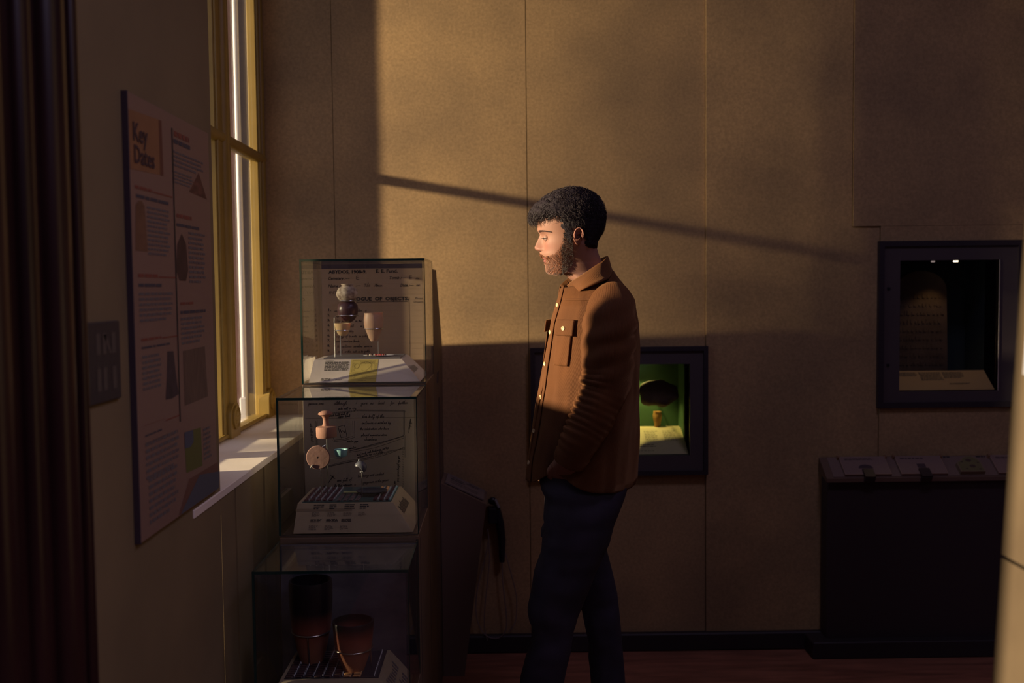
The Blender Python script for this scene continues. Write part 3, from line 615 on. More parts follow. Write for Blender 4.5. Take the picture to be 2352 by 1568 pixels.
MB().box(-.598, -.336, 2.935, 3.155, .8922, .8945).build('tray', mat('tray_teal', (.06, .10, .10), .3), w2_)
ZT2 = .8947
M_bd = mat('bead_plum', (.10, .035, .045), .35); M_pin = mat('pin_white', (.75, .75, .78), .3); M_org = mat('bead_amber', (.70, .36, .14), .4); M_tealb = mat('faience_teal', (.22, .42, .44), .3)
bead_me = {}
def small(name, m_, x, y, z, sx, sy, sz, label, group, kind='box'):
    key = (name, m_.name, kind)
    if key not in bead_me:
        mb = MB()
        if kind == 'box': mb.bbox(-.5, .5, -.5, .5, 0, 1, .14)
        else: mb.lathe(0, 0, [(.15, 0), (.45, .15), (.5, .5), (.4, .85), (.12, 1)], 8)
        o = mb.build(name, m_, origin=(0, 0, 0)); autosmooth(o, 50); bead_me[key] = o.data; new = o
    else: new = bpy.data.objects.new(name, bead_me[key]); COL.objects.link(new)
    new.location = (x, y, z); new.scale = (sx, sy, sz); tag(new, label, 'bead' if 'bead' in name else 'pin', group); return new
for i in range(5):
    for j in range(12):
        x = -.590+.0185*i; y = 2.948+.0165*j
        small('flat_bead', M_bd, x, y, ZT2, .011, .011, .004, f'dark red bead, {ORD[j]} from the front, {ORD[i]} left row of the middle tray', 'dark red beads, left rows of the middle tray')
        small('setting_pin', M_pin, x+.0085, y+.005, ZT2, .002, .002, .008, f'tiny white pin, {ORD[j]} from the front beside the {ORD[i]} left row, middle tray', 'white pins in the middle tray', 'r')
for i in range(3):
    for j in range(12):
        x = -.385+.0185*i; y = 2.948+.0165*j
        if i < 2 and j > 7: small('amber_bead', M_org, x, y, ZT2, .010, .012, .006, f'pale amber bead, {ORD[j]} from the front, {ORD[i]} right row of the middle tray', 'amber beads in the middle tray', 'r')
        else: small('flat_bead', M_bd, x, y, ZT2, .011, .011, .004, f'dark red bead, {ORD[j]} from the front, {ORD[i]} right row of the middle tray', 'dark red beads, right rows of the middle tray')
        small('setting_pin', M_pin, x+.0085, y+.005, ZT2, .002, .002, .008, f'tiny white pin, {ORD[j]} from the front beside the {ORD[i]} right row, middle tray', 'white pins right in the middle tray', 'r')
for i in range(4):
    for j in range(6):
        small('grey_bead', mat('bead_greyrose', (.17, .12, .125), .5), -.492+.018*i, 2.95+.019*j, ZT2, .012, .013, .003, f'dull grey bead, {ORD[j]} from the front, {ORD[i]} central row of the middle tray', 'grey beads in the middle tray')
tag(MB().bbox(-.497, -.435, 3.06, 3.066, ZT2, ZT2+.004, .001).build('bead_rod', mat('rod_lime', (.45, .45, .20), .5)), 'short yellow green rod lying in the middle case tray', 'rod')
for j in range(12): small('edge_bead', M_tealb, -.341, 2.945+.0175*j, ZT2, .006, .010, .005, f'pale teal bead, {ORD[j]} from the front on the right edge of the middle tray', 'teal beads on the middle tray edge')
tag(autosmooth(MB().lathe(-.405, 3.03, [(.001, ZT2+.009), (.030, ZT2+.0085), (.046, ZT2+.012), (.048, ZT2+.014), (.044, ZT2+.0135), (.028, ZT2+.0105), (.001, ZT2+.0105)], 40, 1, .9).build('blue_glass_dish', mat('dark_blue_glass', (.02, .03, .055), .12))), 'dark blue shallow dish lying on the middle case tray', 'dish')
M_terra = mat('terracotta', (.34, .165, .12), .8, var=.2, vscale=20, bump=.25, bscale=80)
q = at(750, 992, 3.05); U = 3.05/2300
def tilt(c, ax, ang):
    R_ = Matrix.Rotation(ang, 3, ax); c = Vector(c); return lambda v: c+R_@(v-c)
zb = at(750, 1004, 3.05).z
t_ = tag(autosmooth(MB().lathe(q.x, 3.05, [(.001, zb), (22*U, zb), (23.5*U, zb+2*U), (23.5*U, zb+22*U), (22*U, zb+25*U), (9*U, zb+27*U), (7*U, zb+32*U), (6.5*U, zb+42*U), (8*U, zb+48*U), (14*U, zb+52*U), (17*U, zb+54*U), (16*U, zb+57*U), (9*U, zb+61*U), (.001, zb+62*U)], 36, fn=tilt((q.x, 3.05, zb), 'Y', -.03)).build('clay_stopper', M_terra), 50), 'reddish clay stopper with stem and mushroom knob on a rod', 'stopper')
stand('thin steel rod stand holding up the clay stopper', [], [[(q.x, 3.05, zb-.0005), (q.x, 3.05, ZT2)]])
q = at(731, 1050, 3.0); n = 48; R_ = 28*3.0/2300
mb = MB(); V = []; prof = [(.0025, -.004), (R_*.93, -.004), (R_, 0), (R_*.93, .005), (R_*.5, .006), (.0032, .006), (.0025, .004)]
for r, d in prof:
    for k in range(n):
        rr = r*(1+.02*noise.noise(Vector((math.cos(2*PI*k/n), math.sin(2*PI*k/n), 5))*2)); V.append((q.x+rr*math.cos(2*PI*k/n), q.y-d, q.z+rr*math.sin(2*PI*k/n)))
mb.add(V, [(i*n+k, i*n+(k+1) % n, ((i+1) % 7)*n+(k+1) % n, ((i+1) % 7)*n+k) for i in range(7) for k in range(n)])
tag(autosmooth(mb.build('clay_disc', mat('clay_disc_m', (.20, .10, .085), .85, var=.25, vscale=25, bump=.3, bscale=60)), 50), 'round brown clay disc with a central hole in the middle case', 'disc')
st = stand('steel clip stand gripping the round clay disc', [], [[(at(737, 1078, 3.01).x, 3.012, q.z-R_*1.0), (at(737, 1078, 3.01).x, 3.012, ZT2)]])
for (ax_, ay_, bx2, by2) in ((741, 1026, 748, 1022), (713, 1074, 718, 1067)): MB().tube([at(ax_, ay_, 2.992), at(bx2, by2, 2.992)], .0022, 6).build('clip', M_steel, st)
q = at(783.5, 1048, 3.02); U = 3.02/2300
tag(autosmooth(MB().lathe(q.x, 3.02, [(.001, q.z), (11*U, q.z), (14*U, q.z+3*U), (15.5*U, q.z+15*U), (15.8*U, q.z+17*U), (12.5*U, q.z+16*U), (11*U, q.z+5*U), (.001, q.z+4*U)], 32).build('teal_bowl', M_tealb), 45), 'small pale teal faience bowl in the middle case', 'bowl')
st = stand('white bracket under the small teal bowl', [], [[at(759, 1053, 3.02), at(784, 1054, 3.02), (q.x+.001, 3.02, q.z-.001)]])
q = at(829, 1070, 3.0); U = 3.0/2300
P = [(-16, 1), (-12, 8), (-6, 12), (2, 13), (9, 10), (14, 3), (15, -5), (12, -12), (7, -16), (5, -12), (1, -6), (-6, -1), (-12, -1)]
mb = MB(); V = []; lay = [(-.016, .45), (-.011, .8), (-.004, .98), (.004, .98), (.011, .8), (.016, .45)]; n = len(P)
for d, s_ in lay: V += [(q.x+x*U*s_, q.y+d, q.z+y*U*s_) for x, y in P]
mb.add(V, [list(range(n))[::-1], list(range(5*n, 6*n))]+[(i*n+k, i*n+(k+1) % n, (i+1)*n+(k+1) % n, (i+1)*n+k) for i in range(5) for k in range(n)])
mb.sphere((q.x-3*U, q.y, q.z+13*U), 3.6*U, 10, 8)
o = mb.build('dark_stone_figure', mat('slate_stone', (.085, .085, .11), .45, var=.3, vscale=30)); md = o.modifiers.new('s', 'SUBSURF'); md.levels = md.render_levels = 2
tag(autosmooth(o, 80), 'small dark slate figure shaped like a helmeted head on a rod', 'figure')
stand('steel rod and collar holding up the dark slate figure', [(at(831, 1084, 3).x, 3.0, at(831, 1083, 3).z, .005, .0016)], [[(at(831, 1084, 3).x, 3.0, at(831, 1084, 3).z), (at(831, 1084, 3).x, 3.0, ZT2)]])

# ---- case 3
bb3 = MB().box(-.642, -.257, 2.828, 2.842, .413, .792).build('backboard', mat('photo_print', (.05, .05, .075), .7, col2=(.13, .125, .15), vscale=9, detail=8, stretch=(1, 1, 1.6)), C3)
w3 = wedge(C3, -.632, -.268, 2.553, 2.822, .414, -.6, -.332, 2.60, 2.815, .490, mat('buff_card2', (.34, .27, .17), .7))
fR = Fr((-.268, 2.553, .414), (0, 1, 0), (-.064, 0, .076), .001); mb = MB()
for k in range(9): quad(mb, fR, .05+.019*k, .055, .061+.019*k, .055+.03*random.uniform(.6, 1))
for k in range(9): quad(mb, fR, .05+.019*k, .015, .061+.019*k, .015+.03*random.uniform(.6, 1))
mb.build('side_print', M_grey, w3)
MB().box(-.590, -.340, 2.61, 2.808, .4902, .492).build('tray', mat('tray_dark', (.03, .035, .045), .3), w3)
ZT3 = .4922
for i in range(6):
    for j in range(13):
        x = -.578+.0255*i; y = 2.618+.0150*j
        small('tablet_bead', mat('bead_rust', (.075, .040, .042), .5), x, y, ZT3, .018, .009, .003, f'dark brown flat bead, {ORD[j]} from the front, {ORD[i]} row of the lowest tray', 'dark flat beads in the lowest tray')
        small('setting_pin', M_pin, x+.0125, y+.003, ZT3, .0030, .0030, .007, f'small white pin, {ORD[j]} from the front beside the {ORD[i]} row, lowest tray', 'white pins in the lowest tray', 'r')
for i in range(2):
    for j in range(7):
        small('amber_tablet_bead', M_org, -.424+.026*i, 2.618+.0165*j, ZT3, .020, .010, .004, f'pale amber flat bead, {ORD[j]} from the front, {ORD[i]} amber row of the lowest tray', 'amber flat beads in the lowest tray')
for j in range(13): small('setting_pin', M_pin, -.352, 2.618+.0150*j, ZT3, .003, .003, .007, f'small white pin, {ORD[j]} from the front along the right edge of the lowest tray', 'white pins on the right of the lowest tray', 'r')
def blacktop(name, px, cy, ytop, ybot, label, U, prof, split):
    c = at(px, ytop, cy); zb = at(px, ybot, cy).z; zt = c.z; h = zt-zb
    m_ = mat(name+'_clay', (.16, .045, .03), .45, var=.2, vscale=12)
    n = m_.node_tree.nodes; l = m_.node_tree.links
    tc = n.new('ShaderNodeTexCoord'); sp = n.new('ShaderNodeSeparateXYZ'); rp = n.new('ShaderNodeValToRGB'); l.new(tc.outputs['Generated'], sp.inputs[0]); l.new(sp.outputs['Z'], rp.inputs['Fac'])
    rp.color_ramp.elements[0].position = split-.08; rp.color_ramp.elements[0].color = (.22, .062, .04, 1); rp.color_ramp.elements[1].position = split+.12; rp.color_ramp.elements[1].color = (.008, .006, .01, 1)
    e = rp.color_ramp.elements.new(.02); e.color = (.42, .19, .11, 1)
    l.new(rp.outputs['Color'], n['Principled BSDF'].inputs['Base Color'])
    p = [(r*U, zb+h*t) for r, t in prof]; inn = [(max(r-.004, .001), max(z, zb+.006)) for r, z in reversed(p)]
    return tag(autosmooth(MB().lathe(c.x, cy, [(.001, zb)]+p+inn, 44).build(name, m_), 60), label, 'pot'), c.x, zb, h
U = 2.72/2300
o, bx_, zb_, h_ = blacktop('tall_beaker', 713, 2.735, 1331, 1532, 'tall red beaker with a black top, left in the lowest case', U, [(20, 0), (24, .03), (36, .25), (46, .5), (50, .75), (50.5, .96), (49, 1)], .55)
z_ = zb_+h_*.44; stand('wire ring stand holding the tall black topped beaker', [(bx_, 2.735, z_, 46*U, .0022, 36, .004)], [[(bx_+.0, 2.735-46*U, z_-.003), (bx_, 2.735-46*U+.02, ZT3)], [(bx_-.04, 2.76+.012, z_), (bx_-.04, 2.77, ZT3)]])
o, bx_, zb_, h_ = blacktop('wide_beaker', 811, 2.665, 1424, 1545, 'wider red beaker with a black rim, right in the lowest case', U*.985, [(19, 0), (23, .04), (35, .32), (43, .55), (46, .8), (48, .98), (47, 1)], .80)
z_ = zb_+h_*.50; stand('wire ring stand holding the wider black rimmed beaker', [(bx_, 2.665, z_, 43.5*U, .0020, 36, .002)], [[(bx_+.043, 2.665+.02, z_), (bx_+.043, 2.69, ZT3)]])

# ------------------------------------------------------------------ sloping listening post, label, handset
lp = thing('listening_post', 'brown sloping listening post beside the tall plinth', 'listening post', (-.18, 3.98, 0))
MB().prism([(-.248, 0), (-.165, 0), (-.072, .68), (-.248, .765)], 'y', 3.86, 4.094).build('body', mat('post_brown', (.16, .105, .075), .7), lp)
ff = Fr((-.245, 3.865, .765), (.176, 0, -.085), (0, 1, 0), .002)
mb = MB(); mb.add([ff.p(*q) for q in ((.012, .02, 0), (.178, .02, 0), (.178, .205, 0), (.012, .205, 0), (.012, .02, .005), (.178, .02, .005), (.178, .205, .005), (.012, .205, .005))], [(3, 2, 1, 0), (4, 5, 6, 7), (0, 1, 5, 4), (1, 2, 6, 5), (2, 3, 7, 6), (3, 0, 4, 7)])
lb = mb.build('sloping_label', mat('label_beige', (.20, .155, .14), .7), lp)
fl = Fr((-.245, 3.865, .765), (.176, 0, -.085), (0, 1, 0), .0076); mb = MB(); text('You Can', .034, fl, .03, .145, mb, bold=.0005); greek(mb, fl, .03, .112, .10, .130, 1, .8, .1, .016)
greek(mb, fl, .03, .075, .165, .09, 1, .5, .1, .014); greek(mb, fl, .03, .045, .165, .06, 1, .5, .1, .014); greek(mb, fl, .11, .17, .16, .185, 1, .6, .1, .02); mb.build('printed_text', M_ink, lb)
ha = thing('audio_handset', 'black audio handset hanging on the back wall beside the listening post', 'handset', (-.02, YB-.03, .45))
q = lambda x, y, Y=YB-.035: at(x, y, Y)
m = MB(); m.tube([q(1134, 1160), q(1140, 1170), q(1148, 1200), q(1153, 1240), q(1153, 1290)], [.016, .018, .018, .016, .011], 14); m.sphere(q(1131, 1150), .016, 14, 10, (1.1, .8, 1)); autosmooth(m.build('handle', M_blk, ha))
m = MB(); m.bbox(q(1122, 1190).x, q(1142, 1190).x, YB-.055, YB, q(1130, 1200).z, q(1130, 1165).z, .004); m.build('cradle', M_blk, ha)
m = MB(); m.tube([q(1137, 1146, YB-.05), q(1146, 1166, YB-.055)], .006, 8); m.build('pale_tip', mat('tip_grey', (.25, .24, .25), .5), ha)
def curve(P, r, name, m_, parent, k=10):
    P = [Vector(p) for p in P]; Q = []
    for i in range(len(P)-1):
        p0, p1, p2, p3 = P[max(i-1, 0)], P[i], P[i+1], P[min(i+2, len(P)-1)]
        for j in range(k):
            t = j/k; Q.append(.5*((2*p1)+(p2-p0)*t+(2*p0-5*p1+4*p2-p3)*t*t+(3*p1-p0-3*p2+p3)*t**3))
    Q.append(P[-1]); return autosmooth(MB().tube(Q, r, 8).build(name, m_, parent))
M_cab = mat('steel_cable', (.30, .25, .25), .4, metal=.4)
curve([q(1153, 1290), q(1155, 1340), q(1162, 1400), q(1163, 1440), q(1150, 1462), q(1130, 1465), q(1112, 1455), q(1098, 1430), q(1092, 1395)], .0022, 'cable', M_cab, ha)
curve([q(1092, 1395), q(1098, 1345), q(1112, 1290), q(1122, 1240), q(1120, 1215)], .0022, 'cable', M_cab, ha)
curve([q(1158, 1262), q(1172, 1310), q(1186, 1370), q(1184, 1425), q(1168, 1452)], .0018, 'cable', M_cab, ha)
curve([q(1120, 1470), q(1113, 1440), q(1114, 1390), q(1124, 1290), q(1121, 1225)], .0018, 'cable', M_cab, ha)

# ------------------------------------------------------------------ wall niches
def niche(n, depth, back, label, outer, mt=.018):
    x0, x1, z0, z1 = n; t = thing('wall_display_case', label, 'display case', ((x0+x1)/2, YB, z0))
    X0, X1, Z0, Z1 = outer; yf = YB-.02
    hole = [(X0+mt, X1-mt, Z0+mt, Z1-mt)]
    MB().rects((X0, X1, Z0, Z1), hole, yf-.014, YB-.001).build('frame', M_dark, t)
    MB().rects((X0+mt, X1-mt, Z0+mt, Z1-mt), [n], yf-.004, YB-.001).build('surround', M_mat, t)
    w = .008; yb = YB+depth; m = MB(); lin = mat('niche_lining', (.045, .10, .055), .7) if back is None else back
    m.box(x0-w, x0, YB, yb, z0-w, z1+w); m.box(x1, x1+w, YB, yb, z0-w, z1+w); m.box(x0, x1, YB, yb, z0-w, z0); m.box(x0, x1, YB, yb, z1, z1+w); m.box(x0-w, x1+w, yb, yb+w, z0-w, z1+w)
    m.build('lining', lin, t)
    MB().box(x0, x1, yf+.0, yf+.005, z0, z1).build('glass_pane', NGLASS, t)
    return t
D1 = niche(N1, .26, mat('green_lining', (.075, .17, .075), .8), 'dark framed wall case glowing green behind the man', (.112, .843, .740, 1.272))
D2 = niche(N2, .28, mat('teal_lining', (.018, .034, .034), .8), 'large dark framed wall case with a round topped stone slab, at right', (1.545, 2.14, 1.008, 1.695), .022)
for a_ in ((1.5655, 1.5675, YB-.0265, YB-.024, 1.035, 1.668), (2.043, 2.0458, YB-.027, YB-.024, 1.075, 1.615)): MB().box(*a_).build('bright_strip', mat('bright_strip', (.85, .78, .74), .25, metal=.6), D2)
for zz in (1.50, 1.185): m = MB(); m.bbox(1.581, 1.593, YB-.028, YB-.023, zz-.006, zz+.006, .001); m.build('lock', M_blk, D2)
def lampcap(px, py, Y, D, e):
    q = at(px, py, Y)
    MB().lathe(q.x, Y, [(.001, q.z), (.011, q.z), (.012, q.z+.003), (.001, q.z+.004)], 14).build('spot_lamp', mat('lamp_glow', (1, .9, .7), .5, emit=(1, .82, .55), estr=e), D)
q = at(2195, 609, 4.2); 
MB().lathe(q.x, 4.2, [(.001, 1.609), (.009, 1.609), (.010, 1.6145), (.001, 1.6147)], 14).build('spot_lamp', mat('lamp_glow', (1, .9, .7), .5, emit=(1, .82, .55), estr=4), D2)
MB().lathe(at(2143, 609, 4.2).x, 4.2, [(.001, 1.609), (.007, 1.609), (.008, 1.6145), (.001, 1.6147)], 14).build('spot_lamp', mat('lamp_dim', (.6, .5, .5), .5, emit=(.6, .45, .42), estr=.5), D2)
def spot(name, loc, target, e, col, ang, bl=.6, rad=.008):
    l = bpy.data.lights.new(name, 'SPOT'); l.energy = e; l.color = col; l.spot_size = ang; l.spot_blend = bl; l.shadow_soft_size = rad
    o = bpy.data.objects.new(name, l); COL.objects.link(o); o.location = loc; o.rotation_euler = (Vector(target)-Vector(loc)).to_track_quat('-Z', 'Y').to_euler(); return o
spot('niche_spot', (.60, YB+.205, 1.188), (.625, YB+.16, .86), 4.2, (1, .82, .25), 1.5)
spot('niche_spot', (1.84, YB+.06, 1.600), (1.82, YB+.05, 1.1), .55, (1, .62, .28), 1.5)
MB().lathe(.60, YB+.205, [(.001, 1.19), (.010, 1.19), (.012, 1.1995), (.001, 1.1998)], 14).build('spot_lamp', MATS['lamp_glow'], D1)
# contents of the green case
m = MB(); m.add([(N1[0], YB+.01, .822), (N1[1], YB+.01, .822), (N1[1], YB+.20, .905), (N1[0], YB+.20, .905), (N1[0], YB+.01, .8205), (N1[1], YB+.01, .8205), (N1[1], YB+.25, .8205), (N1[0], YB+.25, .8205), (N1[1], YB+.25, .905), (N1[0], YB+.25, .905)], [(0, 1, 2, 3), (0, 4, 5, 1), (3, 2, 8, 9), (1, 5, 6, 8, 2), (0, 3, 9, 7, 4), (9, 8, 6, 7)])
sl_ = m.build('label_slope', mat('slope_cream', (.62, .52, .30), .7), D1)
fs = Fr((N1[0], YB+.01, .822), (1, 0, 0), (0, .19, .083), .001); mb = MB()
for a0, w in ((.05, .10), (.19, .10), (.325, .05), (.42, .06), (.50, .055)): greek(mb, fs, a0, .09, a0+w, .18, 7, .3, .4, .010, .003)
for a0, w in ((.06, .12), (.30, .16)): greek(mb, fs, a0, .045, a0+w, .075, 2, .35, .4, .012, .003)
greek(mb, fs, .08, .018, .45, .026, 1, .4, .2, .012, .004)
mb.build('small_print', mat('slope_ink', (.10, .08, .04), .8), sl_)
q = at(1512, 902, YB+.13); mb = MB(); mb.sphere(q, .088, 28, 18, (1.0, .50, .66))
mb.V = [tuple(Vector(v)+(Vector(v)-q).normalized()*(noise.noise(Vector(v)*16)*.018+noise.noise(Vector(v)*45)*.005)) for v in mb.V]
tag(autosmooth(mb.build('stone_fragment', mat('umber_stone', (.16, .11, .075), .8, var=.4, vscale=18, bump=.5, bscale=40)), 70), 'dark rounded stone fragment in the green lit wall case', 'stone')
stand('wall bracket behind the dark stone fragment', [], [[(q.x, q.y+.03, q.z), (q.x, YB+.26, q.z-.02)]], name='bracket')
q = at(1510, 997, YB+.225); U = (YB+.225)/2300; zb = .9052
tag(autosmooth(MB().lathe(q.x, YB+.225, [(.001, zb), (6.5*U, zb), (7.5*U, zb+8*U), (10*U, zb+20*U), (10.8*U, zb+28*U), (8.8*U, zb+33*U), (9.5*U, zb+36*U), (7.5*U, zb+36*U), (6.5*U, zb+32*U), (.001, zb+30*U)], 28).build('clay_jar', mat('ochre_clay', (.55, .30, .09), .6, var=.2, vscale=20)), 60), 'small ochre jar standing in the green lit wall case', 'jar')
# contents of the right case
m = MB(); m.add([(N2[0], YB+.005, 1.078), (N2[1], YB+.005, 1.078), (N2[1], YB+.10, 1.150), (N2[0], YB+.10, 1.150), (N2[0], YB+.10, 1.0755), (N2[1], YB+.10, 1.0755), (N2[0], YB+.005, 1.0755), (N2[1], YB+.005, 1.0755)], [(0, 1, 2, 3), (0, 6, 7, 1), (3, 2, 5, 4), (1, 7, 5, 2), (0, 3, 4, 6), (6, 4, 5, 7)])
sl_ = m.build('label_slope', mat('slope_tan', (.42, .28, .13), .7), D2); fs = Fr((N2[0], YB+.005, 1.078), (1, 0, 0), (0, .095, .072), .001); mb = MB()
for a0, w, b0, b1__, n in ((.03, .09, .082, .108, 5), (.125, .095, .055, .108, 9), (.225, .09, .068, .108, 7), (.235, .09, .030, .040, 2)): greek(mb, fs, a0, b0, a0+w, b1__, n, .5, .15, .010, .0025)
mb.build('small_print', mat('slope_ink2', (.14, .11, .07), .8), sl_)
P = []; cx = (N2[0]+N2[1])/2-.045
for k in range(17): a = PI*k/16; P.append((cx-.110*math.cos(a), 1.49+.085*math.sin(a)))
P = [(cx-.118, 1.125)]+P+[(cx+.118, 1.125)]
mb = MB(); mb.prism(P, 'y', YB+.15, YB+.21); ste = thing('stone_slab', 'round topped carved stone slab in the large right wall case', 'slab', (cx, YB+.18, 1.125))
msl = mat('stela_stone', (.13, .085, .055), .85, var=.35, vscale=12, bump=.6, bscale=35)
mb.build('slab', msl, ste); mb = MB(); fs = Fr((0, YB+.15, 0), (1, 0, 0), (0, 0, 1), .001)
for r in range(9):
    b = 1.17+.036*r; x = cx-.09
    while x < cx+.09: 
        w = random.uniform(.004, .012); fs and mb.box(x, x+w, YB+.1475, YB+.1502, b, b+random.uniform(.006, .018)); x += w+random.uniform(.005, .012)
g_ = mb.build('carved_signs', msl, ste); g_['kind'] = 'stuff'
MB().box(cx-.12, cx+.12, YB+.14, YB+.22, 1.105, 1.1245).build('foot_block', MATS['teal_lining'], ste)
# ------------------------------------------------------------------ tactile counter at right
tc_ = thing('tactile_counter', 'dark cabinet with a sloping tactile shelf under the right wall case', 'counter', (2.0, YB-.06, 0))
XL = 1.305; XR = 2.9; yt0, zt0, yt1, zt1 = YB-.021, .806, YB-.125, .735
MB().bbox(XL+.01, XR, YB-.10, YB-.02, .0, .73, .004).build('cabinet', mat('cabinet_plum', (.045, .030, .033), .6), tc_)
MB().bbox(XL-.06, XR, YB-.15, YB-.02, .0, .07, .004).build('foot', M_base, tc_)
MB().prism([(yt0, zt0), (yt1, zt1), (yt1, zt1-.015), (yt0, zt0-.06)], 'x', XL, XR).build('sloping_shelf', mat('shelf_bronze', (.15, .09, .062), .5), tc_)
TF = Fr((XL, yt1, zt1), (1, 0, 0), (0, yt0-yt1, zt0-zt1), .0); TL = math.hypot(yt0-yt1, zt0-zt1)
def slab3(mb, fr, a0, b0, a1, b1, c0, c1): mb.add([fr.p(*q) for q in ((a0, b0, c0), (a1, b0, c0), (a1, b1, c0), (a0, b1, c0), (a0, b0, c1), (a1, b0, c1), (a1, b1, c1), (a0, b1, c1))], [(3, 2, 1, 0), (4, 5, 6, 7), (0, 1, 5, 4), (1, 2, 6, 5), (2, 3, 7, 6), (3, 0, 4, 7)])
mb = MB(); slab3(mb, TF, .03, .008, 1.5, TL-.006, .0, .002); mb.build('shelf_inlay', mat('inlay_rose', (.21, .14, .115), .5), tc_)
mb = MB(); fs_ = Fr(TF.p(0, 0, .0022), TF.u, TF.v); greek(mb, fs_, .512, TL-.018, .548, TL-.008, 1, .7, .1, .014, .003); greek(mb, fs_, .648, TL-.018, .69, TL-.008, 1, .7, .1, .014, .003); mb.build('shelf_lettering', M_ink, tc_)
M_tab = mat('tablet_rose', (.25, .165, .14), .5)
for i, (a0, lab_, shape) in enumerate(((.075, 'first flip up question tablet on the counter, with a dark half round picture', 0), (.305, 'second flip up question tablet on the counter, with a small square picture', 1), (.70, 'rightmost flip up question tablet on the counter beside the pillar', 2))):
    t = thing('flip_tablet', lab_, 'tablet', tuple(TF.p(a0+.1, .02)))
    mb = MB(); slab3(mb, TF, a0, .010, a0+.19, TL-.012, .004, .012); mb.build('panel', M_tab, t)
    mb = MB(); slab3(mb, TF, a0, .010, a0+.19, .0125, .012, .0132); slab3(mb, TF, a0, .0125, a0+.0025, TL-.012, .012, .0132); slab3(mb, TF, a0+.1875, .0125, a0+.19, TL-.012, .012, .0132); mb.build('rim', mat('rim_bronze', (.34, .22, .17), .35), t)
    for aa in (a0-.006, a0+.19): mb = MB(); slab3(mb, TF, aa, TL-.022, aa+.007, TL-.008, .0, .018); mb.build('hinge', mat('hinge_brass', (.45, .28, .18), .35, metal=.7), t)
    f3 = Fr(TF.p(0, 0, .0121), TF.u, TF.v); mb = MB(); greek(mb, f3, a0+.02, TL-.034, a0+(.14 if shape != 2 else .12), TL-.024, 1 if shape == 1 else 2, .6, .35, .016, .003)
    if shape == 0: poly(mb, f3, [(a0+.095+.03*math.cos(k*PI/12), .045+.022*math.sin(k*PI/12)) for k in range(13)])
    if shape == 1: poly(mb, f3, [(a0+.078, .068), (a0+.078, .045), (a0+.112, .045), (a0+.112, .068)][::1])
    mb.build('print', mat('tab_ink', (.06, .035, .045), .6), t)
    if shape < 2:
        mb = MB(); slab3(mb, TF, a0+.075, -.012, a0+.117, .034, .0135, .022); slab3(mb, TF, a0+.075, -.014, a0+.117, -.004, -.012, .0135); mb.build('handle', mat('handle_dark', (.04, .028, .032), .35), t)
t = thing('tactile_palette', 'rounded greenish palette with oval hollows on the counter', 'palette', tuple(TF.p(.60, .03)))
P = [(.545, .012), (.645, .012), (.645, .065)]+[(.605+.040*math.cos(a)+.0, .062+.040*math.sin(a)) for a in np.linspace(.25, PI-.35, 10)]+[(.545, .065)]
mb = MB(); n = len(P); mb.add([TF.p(a, b, c) for c in (.003, .020) for a, b in P], [list(range(n))[::-1], list(range(n, 2*n))]+[(k, (k+1) % n, (k+1) % n+n, k+n) for k in range(n)]); mb.build('body', mat('palette_rim', (.22, .16, .10), .5), t)
mb = MB(); cx_, cy_ = .597, .055; poly(mb, Fr(TF.p(0, 0, .0203), TF.u, TF.v, .0002), [(cx_+(a-cx_)*.9, cy_+(b-cy_)*.9) for a, b in P]); mb.build('face', mat('palette_green', (.17, .15, .065), .5, var=.15, vscale=40), t)
mb = MB()
for (a, b, r) in ((.597, .075, .012), (.603, .042, .012), (.568, .068, .005), (.632, .062, .005), (.575, .028, .005), (.63, .025, .005)): poly(mb, Fr(TF.p(0, 0, .0208), TF.u, TF.v, .0002), [(a+r*math.cos(k*PI/8), b+r*.7*math.sin(k*PI/8)) for k in range(16)])
mb.build('hollows', mat('palette_dark', (.075, .045, .035), .6), t)
#==PART3==

STUFFS = ('small_print', 'red_print', 'headings', 'pale_bars', 'handwriting', 'printed_text', 'map_lines', 'ruled_lines', 'side_print', 'print', 'hollows', 'lettering', 'shelf_lettering')
for o in bpy.data.objects:
    if o.name.split('.')[0] in STUFFS: o['kind'] = 'stuff'
# ================================================================== PERSON
DY = .06; YM = 2.97+DY
_at = at
def at(px, py, Y): return _at(px, py, Y if Y == YM else Y+DY)
per = thing('person', 'bearded man in a rust corduroy overshirt and dark jeans, hand in pocket', 'person', (.20, YM, 0))
HS = 3.92*F/YM                                    # head drawing units per metre
HO = at(1150+680/3.92, 400+570/3.92, YM)
hx = lambda x: HO.x+(x-680)/HS
hz = lambda y: HO.z-(y-570)/HS
def ip(t, P):
    if callable(P): return P(t)
    xs = [p[0] for p in P]; ys = [p[1] for p in P]; return float(np.interp(t, xs, ys))
def soft(P, s):
    x = np.arange(100, 1100, 1.0); y = np.interp(x, [p[0] for p in P], [p[1] for p in P]); k = np.exp(-(np.arange(-40, 41)/s)**2); k /= k.sum()
    y2 = np.convolve(np.pad(y, 40, 'edge'), k, 'valid'); b = np.clip((x-240)/60, 0, 1); y2 = y*(1-b)+y2*b
    return lambda t: float(np.interp(t, x, y2))
fF = [(178, 640), (186, 560), (205, 490), (235, 425), (270, 378), (310, 350), (355, 335), (400, 329), (440, 329), (480, 331), (503, 335), (518, 341), (533, 351), (548, 354), (560, 348), (590, 334), (620, 320), (645, 309), (658, 306), (668, 309), (678, 317), (686, 333), (693, 349), (703, 352), (718, 355), (732, 362), (744, 373), (752, 379), (760, 381), (766, 389), (772, 384), (782, 385), (792, 394), (803, 402), (815, 404), (830, 404), (845, 407), (858, 413), (870, 423), (880, 438), (887, 460), (892, 520), (896, 566), (905, 578), (930, 606), (955, 640), (1000, 690), (1040, 740)]
